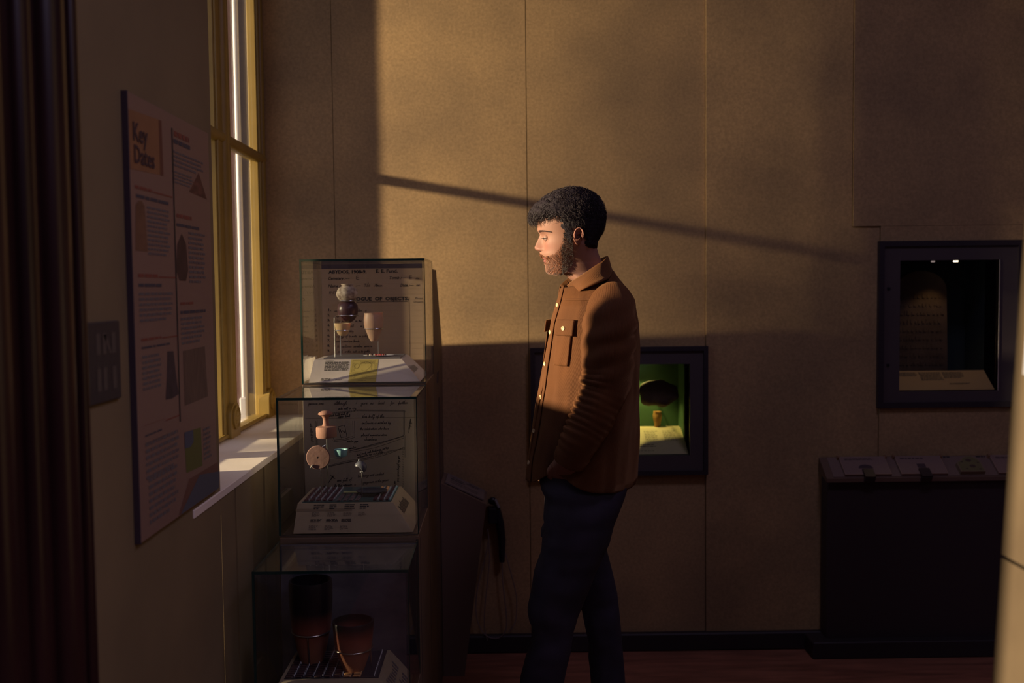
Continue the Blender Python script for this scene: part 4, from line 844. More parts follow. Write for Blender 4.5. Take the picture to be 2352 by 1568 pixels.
fF0 = [(178, 640), (186, 560), (205, 490), (235, 425), (270, 378), (310, 350), (355, 335), (400, 329), (440, 329), (480, 335), (518, 350), (548, 368), (590, 378), (640, 382), (690, 380), (718, 380), (744, 388), (782, 402), (803, 410), (830, 408), (858, 413), (1040, 740)]
fB = [(178, 660), (186, 720), (205, 780), (235, 835), (270, 870), (310, 893), (355, 908), (400, 914), (450, 914), (500, 900), (540, 880), (580, 866), (620, 861), (660, 864), (700, 874), (740, 888), (780, 905), (850, 930), (1000, 985), (1040, 1000)]
fW = [(178, .004), (186, .028), (205, .043), (235, .056), (270, .065), (310, .071), (355, .075), (400, .077), (450, .0775), (500, .076), (560, .0745), (620, .073), (680, .070), (740, .066), (800, .062), (850, .058), (885, .055), (900, .055), (940, .059), (980, .068), (1040, .095)]
fF0 = soft(fF0, 16); fB = soft(fB, 14); fW = soft(fW, 18)
rows = np.concatenate([[178, 182, 187, 194, 203, 214], np.linspace(226, 500, 36), np.linspace(505, 900, 132), np.linspace(906, 1040, 18)])
NC = 144
def col_phi(k):   # denser towards the face front
    t = k/NC*2-1; return PI*(abs(t)**1.35)*(1 if t > 0 else -1)
phis = [col_phi(k) for k in range(NC)]
def G(d, s): return math.exp(-(d/s)**2)
SIG = [(480, .030), (530, .011), (560, .0075), (620, .0085), (655, .0125), (680, .0145), (692, .014), (705, .026), (750, .028), (800, .026), (858, .03)]
SIG = soft(SIG, 7)
def skull(y, ph, infl=0, raw=False):
    b = ip(y, fB); w = ip(y, fW); f0 = ip(y, fF0) if y < 845 else ip(y, fF)+(ip(y, fF0)-ip(y, fF))*max(0, (875-y)/30); f = ip(y, fF)
    c = (f0+b)/2; a = (b-f0)/2/HS
    cp, sp = math.cos(ph), math.sin(ph)
    e = 1.0 if cp <= 0 else .86-.06*max(0, min(1, (y-690)/70))*max(0, min(1, (905-y)/30))
    ex = a*math.copysign(abs(cp)**e, cp); ey = w*math.copysign(abs(sp)**(.92), sp)
    # jaw narrows behind the beard line, below the ear
    if not raw and y > 640 and cp < .55:
        k = min(1, (y-640)/150)*min(1, (.55-cp)/.5); ey *= 1-.13*k
    X = hx(c)-ex; Yl = ey                          # Yl>0 is towards the camera
    al = abs(Yl)
    if not raw and cp > 0 and y < 875:
        X += (f-f0)/HS*G(Yl, ip(y, SIG))
        s_ = .0115
        X += .0065*G(al-.030, .0165)*G((y-566)/HS, .0125)          # eye sockets
        X -= .0035*G(al-.026, .020)*G((y-512)/HS, .0065)           # brow
        X -= .0045*G(al-.0135, .0058)*G((y-672)/HS, .0062)         # nostril wings
        X += .0030*G(al-.0095, .0035)*G((y-690)/HS, .0030)
        X -= .0030*G(al-.046, .016)*G((y-630)/HS, .013)            # cheekbones
        X += .0030*G(al-.027, .006)*G((y-768)/HS, .006)            # mouth corners
        X += .0022*G((y-767)/HS, .0012)*(1 if al < .024 else G(al-.024, .004))
        X += .0028*G((y-812)/HS, .0045)*G(al, .016)
    if infl: X -= infl*cp; Yl += infl*sp
    return X, Yl
V = []; colr = []
skin = np.array((.27, .135, .095)); pink = np.array((.28, .095, .075)); lip = np.array((.25, .085, .078)); brd = np.array((.22, .10, .06)); scalp = np.array((.035, .022, .022))
def cheek(X):  # beard line on the side of the face, in drawing units y for a given x
    return ip(X, [(330, 712), (362, 714), (395, 742), (430, 730), (480, 715), (520, 660), (545, 600), (560, 500), (640, 500), (641, 700), (660, 760), (900, 760)])
def in_beard(X, y, al):
    x = (X-HO.x)*HS+680
    if al < .022 and y < 703 and x < 420: return False
    if y > 905 or x > 655: return False
    if 748 < y < 792 and al < .020 and x < 440: return False
    jaw = ip(x, [(400, 905), (470, 905), (560, 893), (640, 800), (660, 700)])
    return y > cheek(x) and y < jaw
for y in rows:
    for ph in phis:
        X, Yl = skull(y, ph); V.append((X, YM-Yl, hz(y)))
        c = skin.copy(); x = (X-HO.x)*HS+680; al = abs(Yl)
        c = c+(pink-c)*.5*G(al-.040, .02)*G((y-650)/HS, .014)+(pink-c)*.45*G(al, .016)*G((y-662)/HS, .009)
        if 744 < y < 795 and al < .024 and x < 450: c = c+(lip-c)*.9
        if in_beard(X, y, al): c = c*.35+brd*.65
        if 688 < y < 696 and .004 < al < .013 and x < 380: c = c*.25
        colr.append(c)
nr = len(rows); Fh = [(i*NC+k, (i+1)*NC+k, (i+1)*NC+(k+1) % NC, i*NC+(k+1) % NC) for i in range(nr-1) for k in range(NC)]
Fh.append([k for k in range(NC)])
base = len(V)
# trunk, continuing the neck rows down inside the clothes
tr = [(z, x0, x1, w) for z, x0, x1, w in ((1.49, .20, .32, .11), (1.46, .19, .34, .15), (1.41, .185, .37, .17), (1.30, .17, .38, .165), (1.15, .16, .37, .15), (1.05, .15, .36, .15), (.95, .15, .345, .15), (.88, .16, .33, .13))]
for z, x0, x1, w in tr:
    for ph in phis: V.append(((x0+x1)/2-(x1-x0)/2*math.cos(ph), YM-w*math.sin(ph), z)); colr.append(skin)
for i in range(nr-1, nr+len(tr)-1): Fh += [(i*NC+k, (i+1)*NC+k, (i+1)*NC+(k+1) % NC, i*NC+(k+1) % NC) for k in range(NC)]
Fh.append([(nr+len(tr)-1)*NC+k for k in range(NC)][::-1])
bm_ = MB(); bm_.add(V, Fh)
def addcol(n0, c):
    while len(colr) < bm_.n: colr.append(np.array(c))
# ears
def ear(side):
    n = 40; cx, cy = 684, 566; P = []
    out = [(0, 41), (30, 44), (60, 58), (90, 74), (115, 66), (150, 50), (180, 42), (210, 40), (240, 52), (270, 80), (300, 66), (330, 46), (360, 41)]
    prof = [(1.0, 0, -.004), (1.03, .25, .003), (.98, .6, .0115), (.90, .8, .0125), (.82, .75, .009), (.72, .6, .0055), (.60, .6, .0085), (.48, .5, .0075), (.38, .35, .0015), (.15, .2, -.001), (.0, 0, -.0015)]
    VV = []
    for s_, _, d in prof:
        for k in range(n):
            a = 360*k/n; kk = max(0, min(1, (s_-.5)/.4)); r = s_*((1-kk)*44+kk*ip(a, out))
            ux = math.cos(math.radians(a)); uy = math.sin(math.radians(a))
            x = cx+r*ux; y = cy-r*uy*1.0+ (0 if s_ > .5 else 6)
            back = max(0, ux)                     # rear rim stands off the head
            dd = d+(.009*back*s_ if d > 0 else -.004)
            if uy < -.3 and s_ > .65: dd = dd+(.0055-dd)*min(1, (-uy-.3)/.4)*(1 if s_ < 1 else .6)
            X = hx(x-4*uy*0+(-10 if uy < -.5 else 6*uy)); base_y = skull(min(max(y, 300), 800), math.acos(max(-1, min(1, (hx((ip(y, fF0)+ip(y, fB))/2)-hx(x))/((ip(y, fB)-ip(y, fF0))/2/HS)))))[1]
            VV.append((X, YM-side*(base_y+dd), hz(y)))
    FF = [(i*n+k, i*n+(k+1) % n, (i+1)*n+(k+1) % n, (i+1)*n+k) for i in range(len(prof)-1) for k in range(n)]
    bm_.add(VV, FF if side > 0 else [f[::-1] for f in FF]); 
    for i, (s_, _, d) in enumerate(prof):
        for k in range(n): colr.append(np.array((.28, .125, .09)) if s_ > .65 else np.array((.19, .07, .055)))
ear(1); ear(-1)
# arms with hands and five fingers (skin surface), left one in the near pocket
def limb(P, r, seg=12): bm_.tube(P, r, seg); addcol(0, skin)
def smoothpath(P, k=6):
    P = [Vector(p) for p in P]; Q = []
    for i in range(len(P)-1):
        p0, p1, p2, p3 = P[max(i-1, 0)], P[i], P[i+1], P[min(i+2, len(P)-1)]
        for j in range(k):
            t = j/k; Q.append(.5*((2*p1)+(p2-p0)*t+(2*p0-5*p1+4*p2-p3)*t*t+(3*p1-p0-3*p2+p3)*t**3))
    Q.append(P[-1]); return Q
A = dict(sh=at(1405, 690, 2.79), el=at(1392, 885, 2.735), wr=at(1298, 1058, 2.752))
def arm(side):
    f = lambda p: Vector((p[0], YM+side*(p[1]-YM), p[2]))
    sh, el, wr = f(A['sh']), f(A['el']), f(A['wr'])
    P = smoothpath([sh, (sh+el)/2+Vector((.004, 0, 0)), el, (el+wr)/2, wr], 5); n = len(P)
    limb(P, [ip(i/(n-1), [(0, .052), (.3, .050), (.5, .042), (.62, .044), (.85, .032), (1, .026)]) for i in range(n)], 16)
    # palm: flattened box-like loft from wrist, fingers reaching down into the pocket
    pd = Vector((-.004, side*.070, -.064)).normalized()      # hand direction
    wd = Vector((1, 0, -.25)).normalized(); nn = pd.cross(wd).normalized(); wd = nn.cross(pd).normalized()
    V_ = []; n_ = 20; lay = ((-.012, .026, .021), (.0, .030, .020), (.018, .034, .019), (.045, .039, .0165), (.070, .040, .0145), (.086, .037, .011))
    for t, w, th in lay:
        c = wr+pd*t
        for k in range(n_):
            a = 2*PI*k/n_; V_.append(c+wd*(w*math.copysign(abs(math.cos(a))**.8, math.cos(a)))+nn*(th*math.copysign(abs(math.sin(a))**.8, math.sin(a))))
    bm_.add(V_, [(i*n_+k, i*n_+(k+1) % n_, (i+1)*n_+(k+1) % n_, (i+1)*n_+k) for i in range(len(lay)-1) for k in range(n_)]+[list(range(n_))[::-1], list(range(5*n_, 6*n_))]); addcol(0, skin*.95)
    for j, (o_, L_, r_) in enumerate(((-.031, .070, .0085), (-.010, .080, .009), (.011, .074, .0085), (.031, .058, .0075))):
        b = wr+pd*.080+wd*o_; c1 = b+pd*L_*.42+nn*.004*side; c2 = b+pd*L_*.76+nn*.012*side; c3 = b+pd*L_+nn*.022*side
        Q = smoothpath([b-pd*.012, c1, c2, c3], 4); limb(Q, [r_*ip(i/(len(Q)-1), [(0, 1.05), (.3, .95), (.5, 1.03), (.75, .92), (1, .62)]) for i in range(len(Q))], 10)
    b = wr+pd*.030-wd*.026; Q = smoothpath([b, b+pd*.026-wd*.010, b+pd*.052-wd*.012, b+pd*.074-wd*.008], 4); limb(Q, [.0125, .0122, .0118, .0112, .0108, .0105, .0100, .0100, .0100, .0096, .0085, .0075, .006][:len(Q)], 10)
arm(1)                                                     # near side, then the far side
_f = {k: Vector((v.x+.0, 2*YM-v.y, v.z)) for k, v in A.items()}
A_near = A; A = _f
def far():
    sh, el, wr = A['sh'], A['el'], A['wr']
    P = smoothpath([sh, (sh+el)/2, el, (el+wr)/2, wr], 5); n = len(P)
    limb(P, [ip(i/(n-1), [(0, .052), (.3, .050), (.5, .042), (.62, .044), (.85, .032), (1, .026)]) for i in range(n)], 16)
    pd = Vector((-.030, -.030, -.075)).normalized(); wd = Vector((1, 0, -.25)).normalized(); nn = pd.cross(wd).normalized(); wd = nn.cross(pd).normalized()
    bm_.tube([wr-pd*.01, wr+pd*.02, wr+pd*.06, wr+pd*.085], [.026, .032, .034, .028], 14); addcol(0, skin)
    for o_, L_, r_ in ((-.026, .070, .0085), (-.009, .080, .009), (.009, .074, .0085), (.026, .058, .0075)):
        b = wr+pd*.075+wd*o_; Q = smoothpath([b, b+pd*L_*.5+nn*.004, b+pd*L_+nn*.018], 4); limb(Q, [r_]*(len(Q)-1)+[r_*.6], 10)
    b = wr+pd*.02-wd*.03; Q = smoothpath([b, b+pd*.03-wd*.018, b+pd*.07-wd*.02], 4); limb(Q, [.0115]*(len(Q)-1)+[.007], 10)
far(); A = A_near
# legs
def legskin(f_, b_, yc, wv, y0, y1):
    n = 18; V_ = []; ys = np.linspace(y0, y1, 30)
    for y in ys:
        a0 = at(ip(y, f_), y, YM); a1 = at(ip(y, b_), y, YM); c = (a0.x+a1.x)/2; a = (a1.x-a0.x)/2*.78
        for k in range(n): V_.append((c-a*math.cos(2*PI*k/n), ip(y, yc)+DY-ip(y, wv)*.78*math.sin(2*PI*k/n), a0.z))
    bm_.add(V_, [(i*n+k, i*n+(k+1) % n, (i+1)*n+(k+1) % n, (i+1)*n+k) for i in range(len(ys)-1) for k in range(n)]); addcol(0, skin)
LN_F = [(1060, 1243), (1088, 1237), (1110, 1240), (1133, 1252), (1165, 1250), (1190, 1248), (1203, 1250), (1215, 1243), (1250, 1240), (1290, 1225), (1340, 1217), (1375, 1209), (1395, 1212), (1410, 1219), (1450, 1218), (1485, 1205), (1530, 1193), (1568, 1191), (1650, 1186), (1750, 1182), (1812, 1180)]
LN_B = [(1060, 1436), (1100, 1435), (1130, 1425), (1185, 1402), (1225, 1392), (1280, 1366), (1340, 1342), (1388, 1322), (1400, 1319), (1420, 1312), (1470, 1305), (1510, 1295), (1568, 1285), (1650, 1276), (1750, 1266), (1812, 1266)]
LF_F = [(1060, 1290), (1150, 1295), (1250, 1305), (1340, 1315), (1388, 1325), (1425, 1342), (1465, 1350), (1510, 1360), (1540, 1358), (1568, 1362), (1650, 1368), (1750, 1372), (1818, 1372)]
LF_B = [(1060, 1436), (1100, 1435), (1130, 1425), (1185, 1402), (1225, 1398), (1255, 1394), (1285, 1402), (1335, 1415), (1380, 1425), (1440, 1432), (1500, 1437), (1568, 1443), (1650, 1448), (1750, 1450), (1818, 1452)]
YCN = [(1060, 2.89), (1200, 2.875), (1400, 2.87), (1812, 2.865)]; YCF = [(1060, 3.05), (1200, 3.06), (1400, 3.07), (1818, 3.075)]
LW = [(1060, .100), (1085, .102), (1110, .114), (1170, .116), (1250, .102), (1400, .078), (1600, .066), (1818, .062)]
legskin(LN_F, LN_B, YCN, LW, 1090, 1805); legskin(LF_F, LF_B, YCF, LW, 1090, 1810)
body = bm_.build('body', mat('skin', tuple(skin), .6, spec=.3, sss=.12, attr='tone', bump=.06, bscale=900), per, smooth=True)
ca = body.data.color_attributes.new('tone', 'FLOAT_COLOR', 'POINT'); ca.data.foreach_set('color', np.array([(*c, 1) for c in colr], dtype=np.float32).ravel())
# eyes: ball, iris, lids with lashes
M_lid = mat('lid_skin', (.255, .125, .09), .5, sss=.1)
for sd in (1, -1):
    ec = Vector((hx(417), YM-sd*.0305, hz(575))); r = .0118
    mb = MB().sphere(ec, r, 24, 16); eo = autosmooth(mb.build('eye', mat('eye_white', (.28, .25, .24), .2), per), 80)
    d = Vector((-1, sd*-.02, -.12)).normalized(); mb = MB()
    o1 = d.orthogonal().normalized(); o2 = d.cross(o1); V_ = []
    for rr, dd in ((.0001, r*1.03), (.0032, r*1.012), (.0062, r*.88)):
        for k in range(20): V_.append(ec+d*dd+(o1*math.cos(2*PI*k/20)+o2*math.sin(2*PI*k/20))*rr)
    mb.add(V_, [(i*20+k, i*20+(k+1) % 20, (i+1)*20+(k+1) % 20, (i+1)*20+k) for i in range(2) for k in range(20)]); mb.build('iris', mat('iris_brown', (.03, .017, .012), .15), eo, smooth=True)
    for nm, e0, e1, rl in (('upper_lid', -2, 100, r*1.09), ('lower_lid', -100, -28, r*1.07)):
        mb = MB(); V_ = []; na, nb_ = 22, 12
        for i in range(nb_+1):
            el_ = e0+(e1-e0)*i/nb_
            for k in range(na+1):
                az = -100+200*k/na
                bend = (abs(az)/100)**2
                e_ = math.radians(el_*(1-bend*.85)+(-14*bend)); 
                V_.append(ec+Vector((-math.cos(e_)*math.cos(math.radians(az)), -sd*math.sin(math.radians(az))*math.cos(e_), math.sin(e_)))*rl)
        mb.add(V_, [(i*(na+1)+k, i*(na+1)+k+1, (i+1)*(na+1)+k+1, (i+1)*(na+1)+k) for i in range(nb_) for k in range(na)])
        lo = mb.build(nm, M_lid, per, smooth=True); md = lo.modifiers.new('s', 'SOLIDIFY'); md.thickness = .0009
        if nm == 'upper_lid':
            edge = V_[3:na-2]; mb = MB(); mb.tube(edge, .0006, 5)
            for p in edge[::1]: mb.tube([p, p+(p-ec).normalized()*.005+Vector((0, 0, -.0015)), p+(p-ec).normalized()*.0075+Vector((0, 0, .0005))], [.0004, .0003, .0001], 3)
            mb.build('lashes', mat('hair_dark', (.012, .008, .010), .45), lo)
# ---------------- hair
hF = [(122, 648), (126, 600), (132, 560), (145, 515), (158, 480), (172, 448), (190, 415), (210, 382), (235, 350), (260, 322), (285, 295), (315, 270), (345, 258), (380, 257), (400, 262), (416, 285), (420, 330), (430, 329), (1040, 740)]
hB = [(122, 652), (126, 700), (132, 730), (145, 775), (158, 805), (180, 845), (205, 875), (240, 905), (275, 922), (310, 932), (350, 939), (400, 943), (440, 943), (480, 938), (520, 922), (560, 898), (600, 876), (640, 870), (662, 868), (670, 864), (1040, 1000)]
hW = [(122, .003), (126, .026), (132, .036), (145, .047), (158, .054), (180, .062), (205, .068), (240, .075), (275, .080), (310, .083), (350, .0855), (400, .0855), (440, .084), (480, .082), (520, .080), (560, .0785), (620, .076), (670, .073)]
def hairline(x): return ip(x, [(250, 418), (325, 418), (335, 400), (400, 392), (470, 384), (500, 392), (522, 408), (542, 440), (556, 500), (566, 560), (580, 640), (628, 640), (636, 560), (640, 515), (660, 496), (725, 492), (745, 520), (760, 560), (775, 640), (800, 655), (875, 664), (900, 664)])
def hairp(y, ph, infl=0):
    f = ip(y, hF); b = ip(y, hB); w = ip(y, hW); c = (f+b)/2; a = (b-f)/2/HS; cp, sp = math.cos(ph), math.sin(ph)
    return hx(c)-(a+infl)*math.copysign(abs(cp)**.9, cp), (w+infl)*math.copysign(abs(sp)**.95, sp)
hrows = np.concatenate([[122.5, 124, 127, 132, 139, 148], np.linspace(158, 700, 120)])
V = []; keep = []
NH = 180
for y in hrows:
    for k in range(NH):
        ph = 2*PI*k/NH; X, Yl = hairp(y, ph)
        x = (X-HO.x)*HS+680
        dist = hairline(x)-y; 
        t = max(0, min(1, dist/26+.35)); t = t*t*(3-2*t)
        if y > 170:
            Xs, Ys = skull(y, ph, raw=True)
            # nearest skull direction at the same angle
            t2 = t if dist > -14 else 0
            X = Xs+(X-Xs)*t2; Yl = Ys*.985+(Yl-Ys*.985)*t2
        n1 = noise.noise(Vector((X*42, Yl*42, y*.045)))*.0035+noise.noise(Vector((X*110, Yl*110, y*.12)))*.0016
        topk = max(0, min(1, (430-y)/120)); n1 *= .25+.9*topk
        d = Vector((X-hx(640), -Yl, hz(y)-hz(430))); d.normalize()
        V.append((X+d.x*n1, YM-Yl+d.y*n1, hz(y)+d.z*n1)); keep.append(dist > -14 or y < 170)
Fh = []
for i in range(len(hrows)-1):
    for k in range(NH):
        q4 = (i*NH+k, (i+1)*NH+k, (i+1)*NH+(k+1) % NH, i*NH+(k+1) % NH)
        if sum(keep[j] for j in q4) >= 3: Fh.append(q4)
Fh.append(list(range(NH)))
M_hair = mat('hair_dark', (.012, .008, .010), .45)
MH = mat('hair_mass', (.014, .009, .014), .7, spec=.2, bump=.6, bscale=420)
hair = obj('hair', V, Fh, MH, per, smooth=True)
mv = bpy.data.materials  # strands
def strands(name, items, m_, parent, kindstuff=True):
    V = []; Fc = []; n = 0
    for P, r in items:
        k = len(P); up = None
        for i, p in enumerate(P):
            t = (P[min(i+1, k-1)]-P[max(i-1, 0)]); t = t.normalized() if t.length > 1e-9 else Vector((0, 0, 1))
            if up is None: up = t.orthogonal().normalized()
            up = (up-t*up.dot(t)); up = up.normalized() if up.length > 1e-6 else t.orthogonal().normalized(); sd = t.cross(up); rr = r*(1-.75*(i/(k-1))**2)
            for a in (0, 2.094, 4.189): V.append(p+(up*math.cos(a)+sd*math.sin(a))*rr)
        for i in range(k-1):
            for a in range(3): Fc.append((n+i*3+a, n+i*3+(a+1) % 3, n+(i+1)*3+(a+1) % 3, n+(i+1)*3+a))
        n += 3*k
    o = obj(name, V, Fc, m_, parent, smooth=True); o['kind'] = 'stuff'; return o
items = []; tries = 0
while len(items) < 6500 and tries < 60000:
    tries += 1
    y = random.uniform(126, 660); ph = random.uniform(-PI, PI)
    X, Yl = hairp(y, ph); x = (X-HO.x)*HS+680
    if hairline(x)-y < -2: continue
    top = max(0, min(1, (430-y)/150+.2*(x < 520)))
    if top < .3 and random.random() < .25 and hairline(x)-y > 30: continue
    p = Vector((X, YM-Yl, hz(y))); nrm = Vector((X-hx(640), -(Yl), hz(y)-hz(430))).normalized()
    front = max(0, min(1, (620-x)/300))
    flow = (Vector((-1, 0, -.25))*(front+.15)*top+Vector((.25, 0, -1))*(1-top*.9)+Vector((random.uniform(-.5, .5),)*3)*.6*top).normalized()
    flow = (flow-nrm*flow.dot(nrm)).normalized(); sd = nrm.cross(flow)
    if top > .25:
        L = random.uniform(.012, .026); cr = random.uniform(.0018, .0042); tn = random.uniform(1.2, 2.4); a0 = random.uniform(0, 6.28); hgt = random.uniform(.0005, .006)
        P = [p-nrm*.003+flow*L*t+nrm*(hgt*math.sin(PI*min(1, t*1.1))+cr*math.cos(a0+t*tn*6.28)*t)+sd*cr*math.sin(a0+t*tn*6.28) for t in np.linspace(0, 1, 11)]
        items.append((P, random.uniform(.0004, .0007)))
    else:
        L = random.uniform(.005, .011); P = [p-nrm*.003+flow*L*t+nrm*(.0035+.0012*t) for t in (0, .5, 1)]; items.append((P, .00035))
# loose curls over the forehead
for i in range(420):
    x = random.uniform(258, 470); yy = random.uniform(300, 400); ph0 = random.uniform(-.95, .95)
    X, Yl = hairp(yy, ph0); p = Vector((X, YM-Yl, hz(yy))); cr = random.uniform(.002, .0045); a0 = random.uniform(0, 6.28); L = random.uniform(.008, .018); tn = random.uniform(1, 2)
    fl = Vector((-.35, -.3*math.sin(ph0), -1)).normalized()
    P = [p+Vector((.004, 0, .002))+fl*L*t+Vector((-1, 0, 0))*cr*(math.cos(a0+t*tn*6.28))*t+Vector((0, 1, 0))*cr*math.sin(a0+t*tn*6.28) for t in np.linspace(0, 1, 11)]
    items.append((P, random.uniform(.0004, .0007)))
strands('hair_curls', items, mat('hair_strand', (.024, .015, .018), .45, spec=.35), hair)
# ---------------- beard, moustache and brows
items = []; tries = 0; dark = []
while len(items)+len(dark) < 6500 and tries < 90000:
    tries += 1
    y = random.uniform(500, 903); ph = random.uniform(-1.75, 1.75); X, Yl = skull(y, ph); x = (X-HO.x)*HS+680
    if not in_beard(X, y, abs(Yl)): continue
    d = cheek(x); 
    if y-d < 14 and random.random() < .55: continue
    p = Vector((X, YM-Yl, hz(y))); nrm = Vector((-math.cos(ph), -math.sin(ph), -.15 if y > 860 else 0)).normalized()
    fl = Vector((-.25, -.1*math.sin(ph), -1)).normalized()
    if y < 765 and x < 440: fl = Vector((-.1, -.9*math.copysign(1, Yl), -.6)).normalized()
    L = random.uniform(.003, .0062)*(1.15 if y > 800 else .9); cv = random.uniform(-.001, .001)
    P = [p-nrm*.0006+fl*L*t+nrm*(.0020*math.sin(t*2.2))+Vector((cv, 0, 0))*t*t for t in (0, .35, .7, 1)]
    (dark if (x > 540 or random.random() < .18) else items).append((P, random.uniform(.00028, .00042)))
strands('beard', items, mat('beard_ginger', (.27, .09, .032), .5), per); strands('sideburns', dark, mat('beard_dark', (.050, .024, .018), .5), per)
items = []
for sd in (1, -1):
    for i in range(620):
        t = random.random(); y = 520-7*math.sin(t*PI)+random.uniform(-7, 7)*(1-.4*t)+6*t; al = .011+.047*t
        best = min(np.linspace(0, 1.4, 60), key=lambda q_: abs(skull(y, q_)[1]-al)); X, Yl = skull(y, best*sd)
        p = Vector((X, YM-Yl, hz(y))); fl = Vector((.35+.5*t, -sd*.8, .35-.5*t)).normalized(); nrm = Vector((-math.cos(best), -sd*math.sin(best), 0))
        P = [p-nrm*.0004+fl*.0075*u+nrm*(.0014*math.sin(u*2.6)) for u in (0, .4, .75, 1)]; items.append((P, .00048))
strands('eyebrows', items, mat('brow_brown', (.045, .022, .018), .5), per)

# ---------------- corduroy overshirt
def cord(name, col, pitch=.0024, col2=None):
    m = mat(name, col, .78, spec=.25, var=.25, vscale=9)
    n = m.node_tree.nodes; l = m.node_tree.links; b = n['Principled BSDF']
    b.inputs['Sheen Weight'].default_value = .22; b.inputs['Sheen Roughness'].default_value = .4; b.inputs['Sheen Tint'].default_value = (1, .55, .25, 1)
    uvn = n.new('ShaderNodeUVMap'); sp = n.new('ShaderNodeSeparateXYZ'); mu = n.new('ShaderNodeMath'); mu.operation = 'MULTIPLY'; mu.inputs[1].default_value = 2*PI/pitch
    sn = n.new('ShaderNodeMath'); sn.operation = 'SINE'; bp = n.new('ShaderNodeBump'); bp.inputs['Strength'].default_value = .55; bp.inputs['Distance'].default_value = .0008
    l.new(uvn.outputs[0], sp.inputs[0]); l.new(sp.outputs['X'], mu.inputs[0]); l.new(mu.outputs[0], sn.inputs[0]); l.new(sn.outputs[0], bp.inputs['Height']); l.new(bp.outputs['Normal'], b.inputs['Normal'])
    return m
M_cord = cord('corduroy_rust', (.118, .041, .0105)); M_cordd = cord('corduroy_lining', (.10, .035, .02))
JX = lambda x, y: at(x, y, YM).x
JZ = lambda x, y: at(x, y, YM).z
jf = [(600, 1325), (625, 1306), (640, 1298), (655, 1291), (690, 1281), (740, 1265), (800, 1256), (880, 1243), (930, 1232), (980, 1223), (1040, 1214), (1096, 1211)]
jb = [(600, 1398), (625, 1410), (640, 1420), (652, 1430), (665, 1440), (685, 1450), (705, 1457), (740, 1463), (800, 1466), (900, 1466), (960, 1464), (1020, 1460), (1080, 1457), (1096, 1452)]
jw = [(600, .064), (625, .078), (640, .090), (652, .106), (665, .132), (680, .166), (700, .196), (740, .206), (800, .196), (900, .184), (1000, .196), (1096, .212)]
TC = math.radians(16)          # chest turned a little towards the viewer
def tors(y, ph, off=0):
    f = ip(y, jf); b = ip(y, jb); w = ip(y, jw)
    sx = at((f+b)/2, y, YM); a = (b-f)/2*YM/F
    cp, sp = math.cos(ph), math.sin(ph)
    ey = .82; ex = .95
    X = sx.x-(a+off)*math.copysign(abs(cp)**ex, cp); Y = YM-(w+off)*math.copysign(abs(sp)**ey, sp); Z = sx.z
    # cloth folds
    t = (y-600)/500
    fold = .0055*noise.noise(Vector((ph*2.2, y*.006, 3)))+.0035*noise.noise(Vector((ph*6, y*.010+ph*.8, 9)))
    fold *= .5+1.4*t
    fr_ = G(ph-.95, .35)*G((y-900), 160)*.012
    X -= (fold)*cp; Y -= (fold)*sp
    return Vector((X, Y, Z))
def surf(nm, ys, phs, m_, parent, off=0, thick=0, closed=False, pitch=1):
    V = []; UV = []
    for y in ys:
        for ph in phs:
            V.append(tors(y, ph, off)); UV.append((ph*.19, y*.0013))
    nc = len(phs); Fc = [(i*nc+k, (i+1)*nc+k, (i+1)*nc+(k+1) % nc, i*nc+(k+1) % nc) for i in range(len(ys)-1) for k in range(nc if closed else nc-1)]
    o = obj(nm, V, Fc, m_, parent, smooth=True, uv=UV)
    if thick: md = o.modifiers.new('s', 'SOLIDIFY'); md.thickness = thick; md.offset = 0
    return o
PC = .30                       # where the button placket sits
nc = 150; phs = [PC+.0+2*PI*k/nc for k in range(nc+1)]
V = []; UV = []; nry = 120
for i in range(nry):
    for ph in phs:
        y0_ = 622+40*(.5+.5*math.cos(ph)); pw = (ph+PI) % (2*PI)-PI; y1_ = 1096-34*G(pw-1.0, .42); y = y0_+(y1_-y0_)*(i/(nry-1)); V.append(tors(y, ph)); UV.append((ph*.19, y*.0013))
k_ = len(phs); Fc = [(i*k_+k, (i+1)*k_+k, (i+1)*k_+k+1, i*k_+k+1) for i in range(nry-1) for k in range(k_-1)]
jk = obj('overshirt', V, Fc, M_cord, per, smooth=True, uv=UV); md = jk.modifiers.new('s', 'SOLIDIFY'); md.thickness = .003; md.offset = 0
# hem drops at the back
for v in jk.data.vertices:
    w = v.co+per.location; t = max(0, min(1, (1.08-w.z)/.12)); v.co.z -= t*.014*max(0, (w.x-.08)/.3)
surf('placket', np.linspace(655, 1090, 60), np.linspace(PC-.11, PC+.11, 8), M_cord, jk, .0045, .002)
yk = surf('yoke_seam', np.linspace(684, 687, 3), np.linspace(.55, 2.6, 40), M_cord, jk, .004, .001)
pk = surf('chest_pocket', np.linspace(760, 830, 16), np.linspace(.60, .98, 14), M_cord, jk, .0055, .003)
fl_ = surf('pocket_flap', np.linspace(729, 764, 12), np.linspace(.56, 1.03, 16), M_cord, jk, .0095, .004)
for v in fl_.data.vertices: pass
surf('pocket_flap', np.linspace(735, 762, 10), np.linspace(-.55, -.08, 14), M_cord, jk, .014, .004)
surf('chest_pocket', np.linspace(762, 830, 12), np.linspace(-.50, -.12, 12), M_cord, jk, .0055, .003)
M_btn = mat('button_horn', (.52, .40, .22), .3)
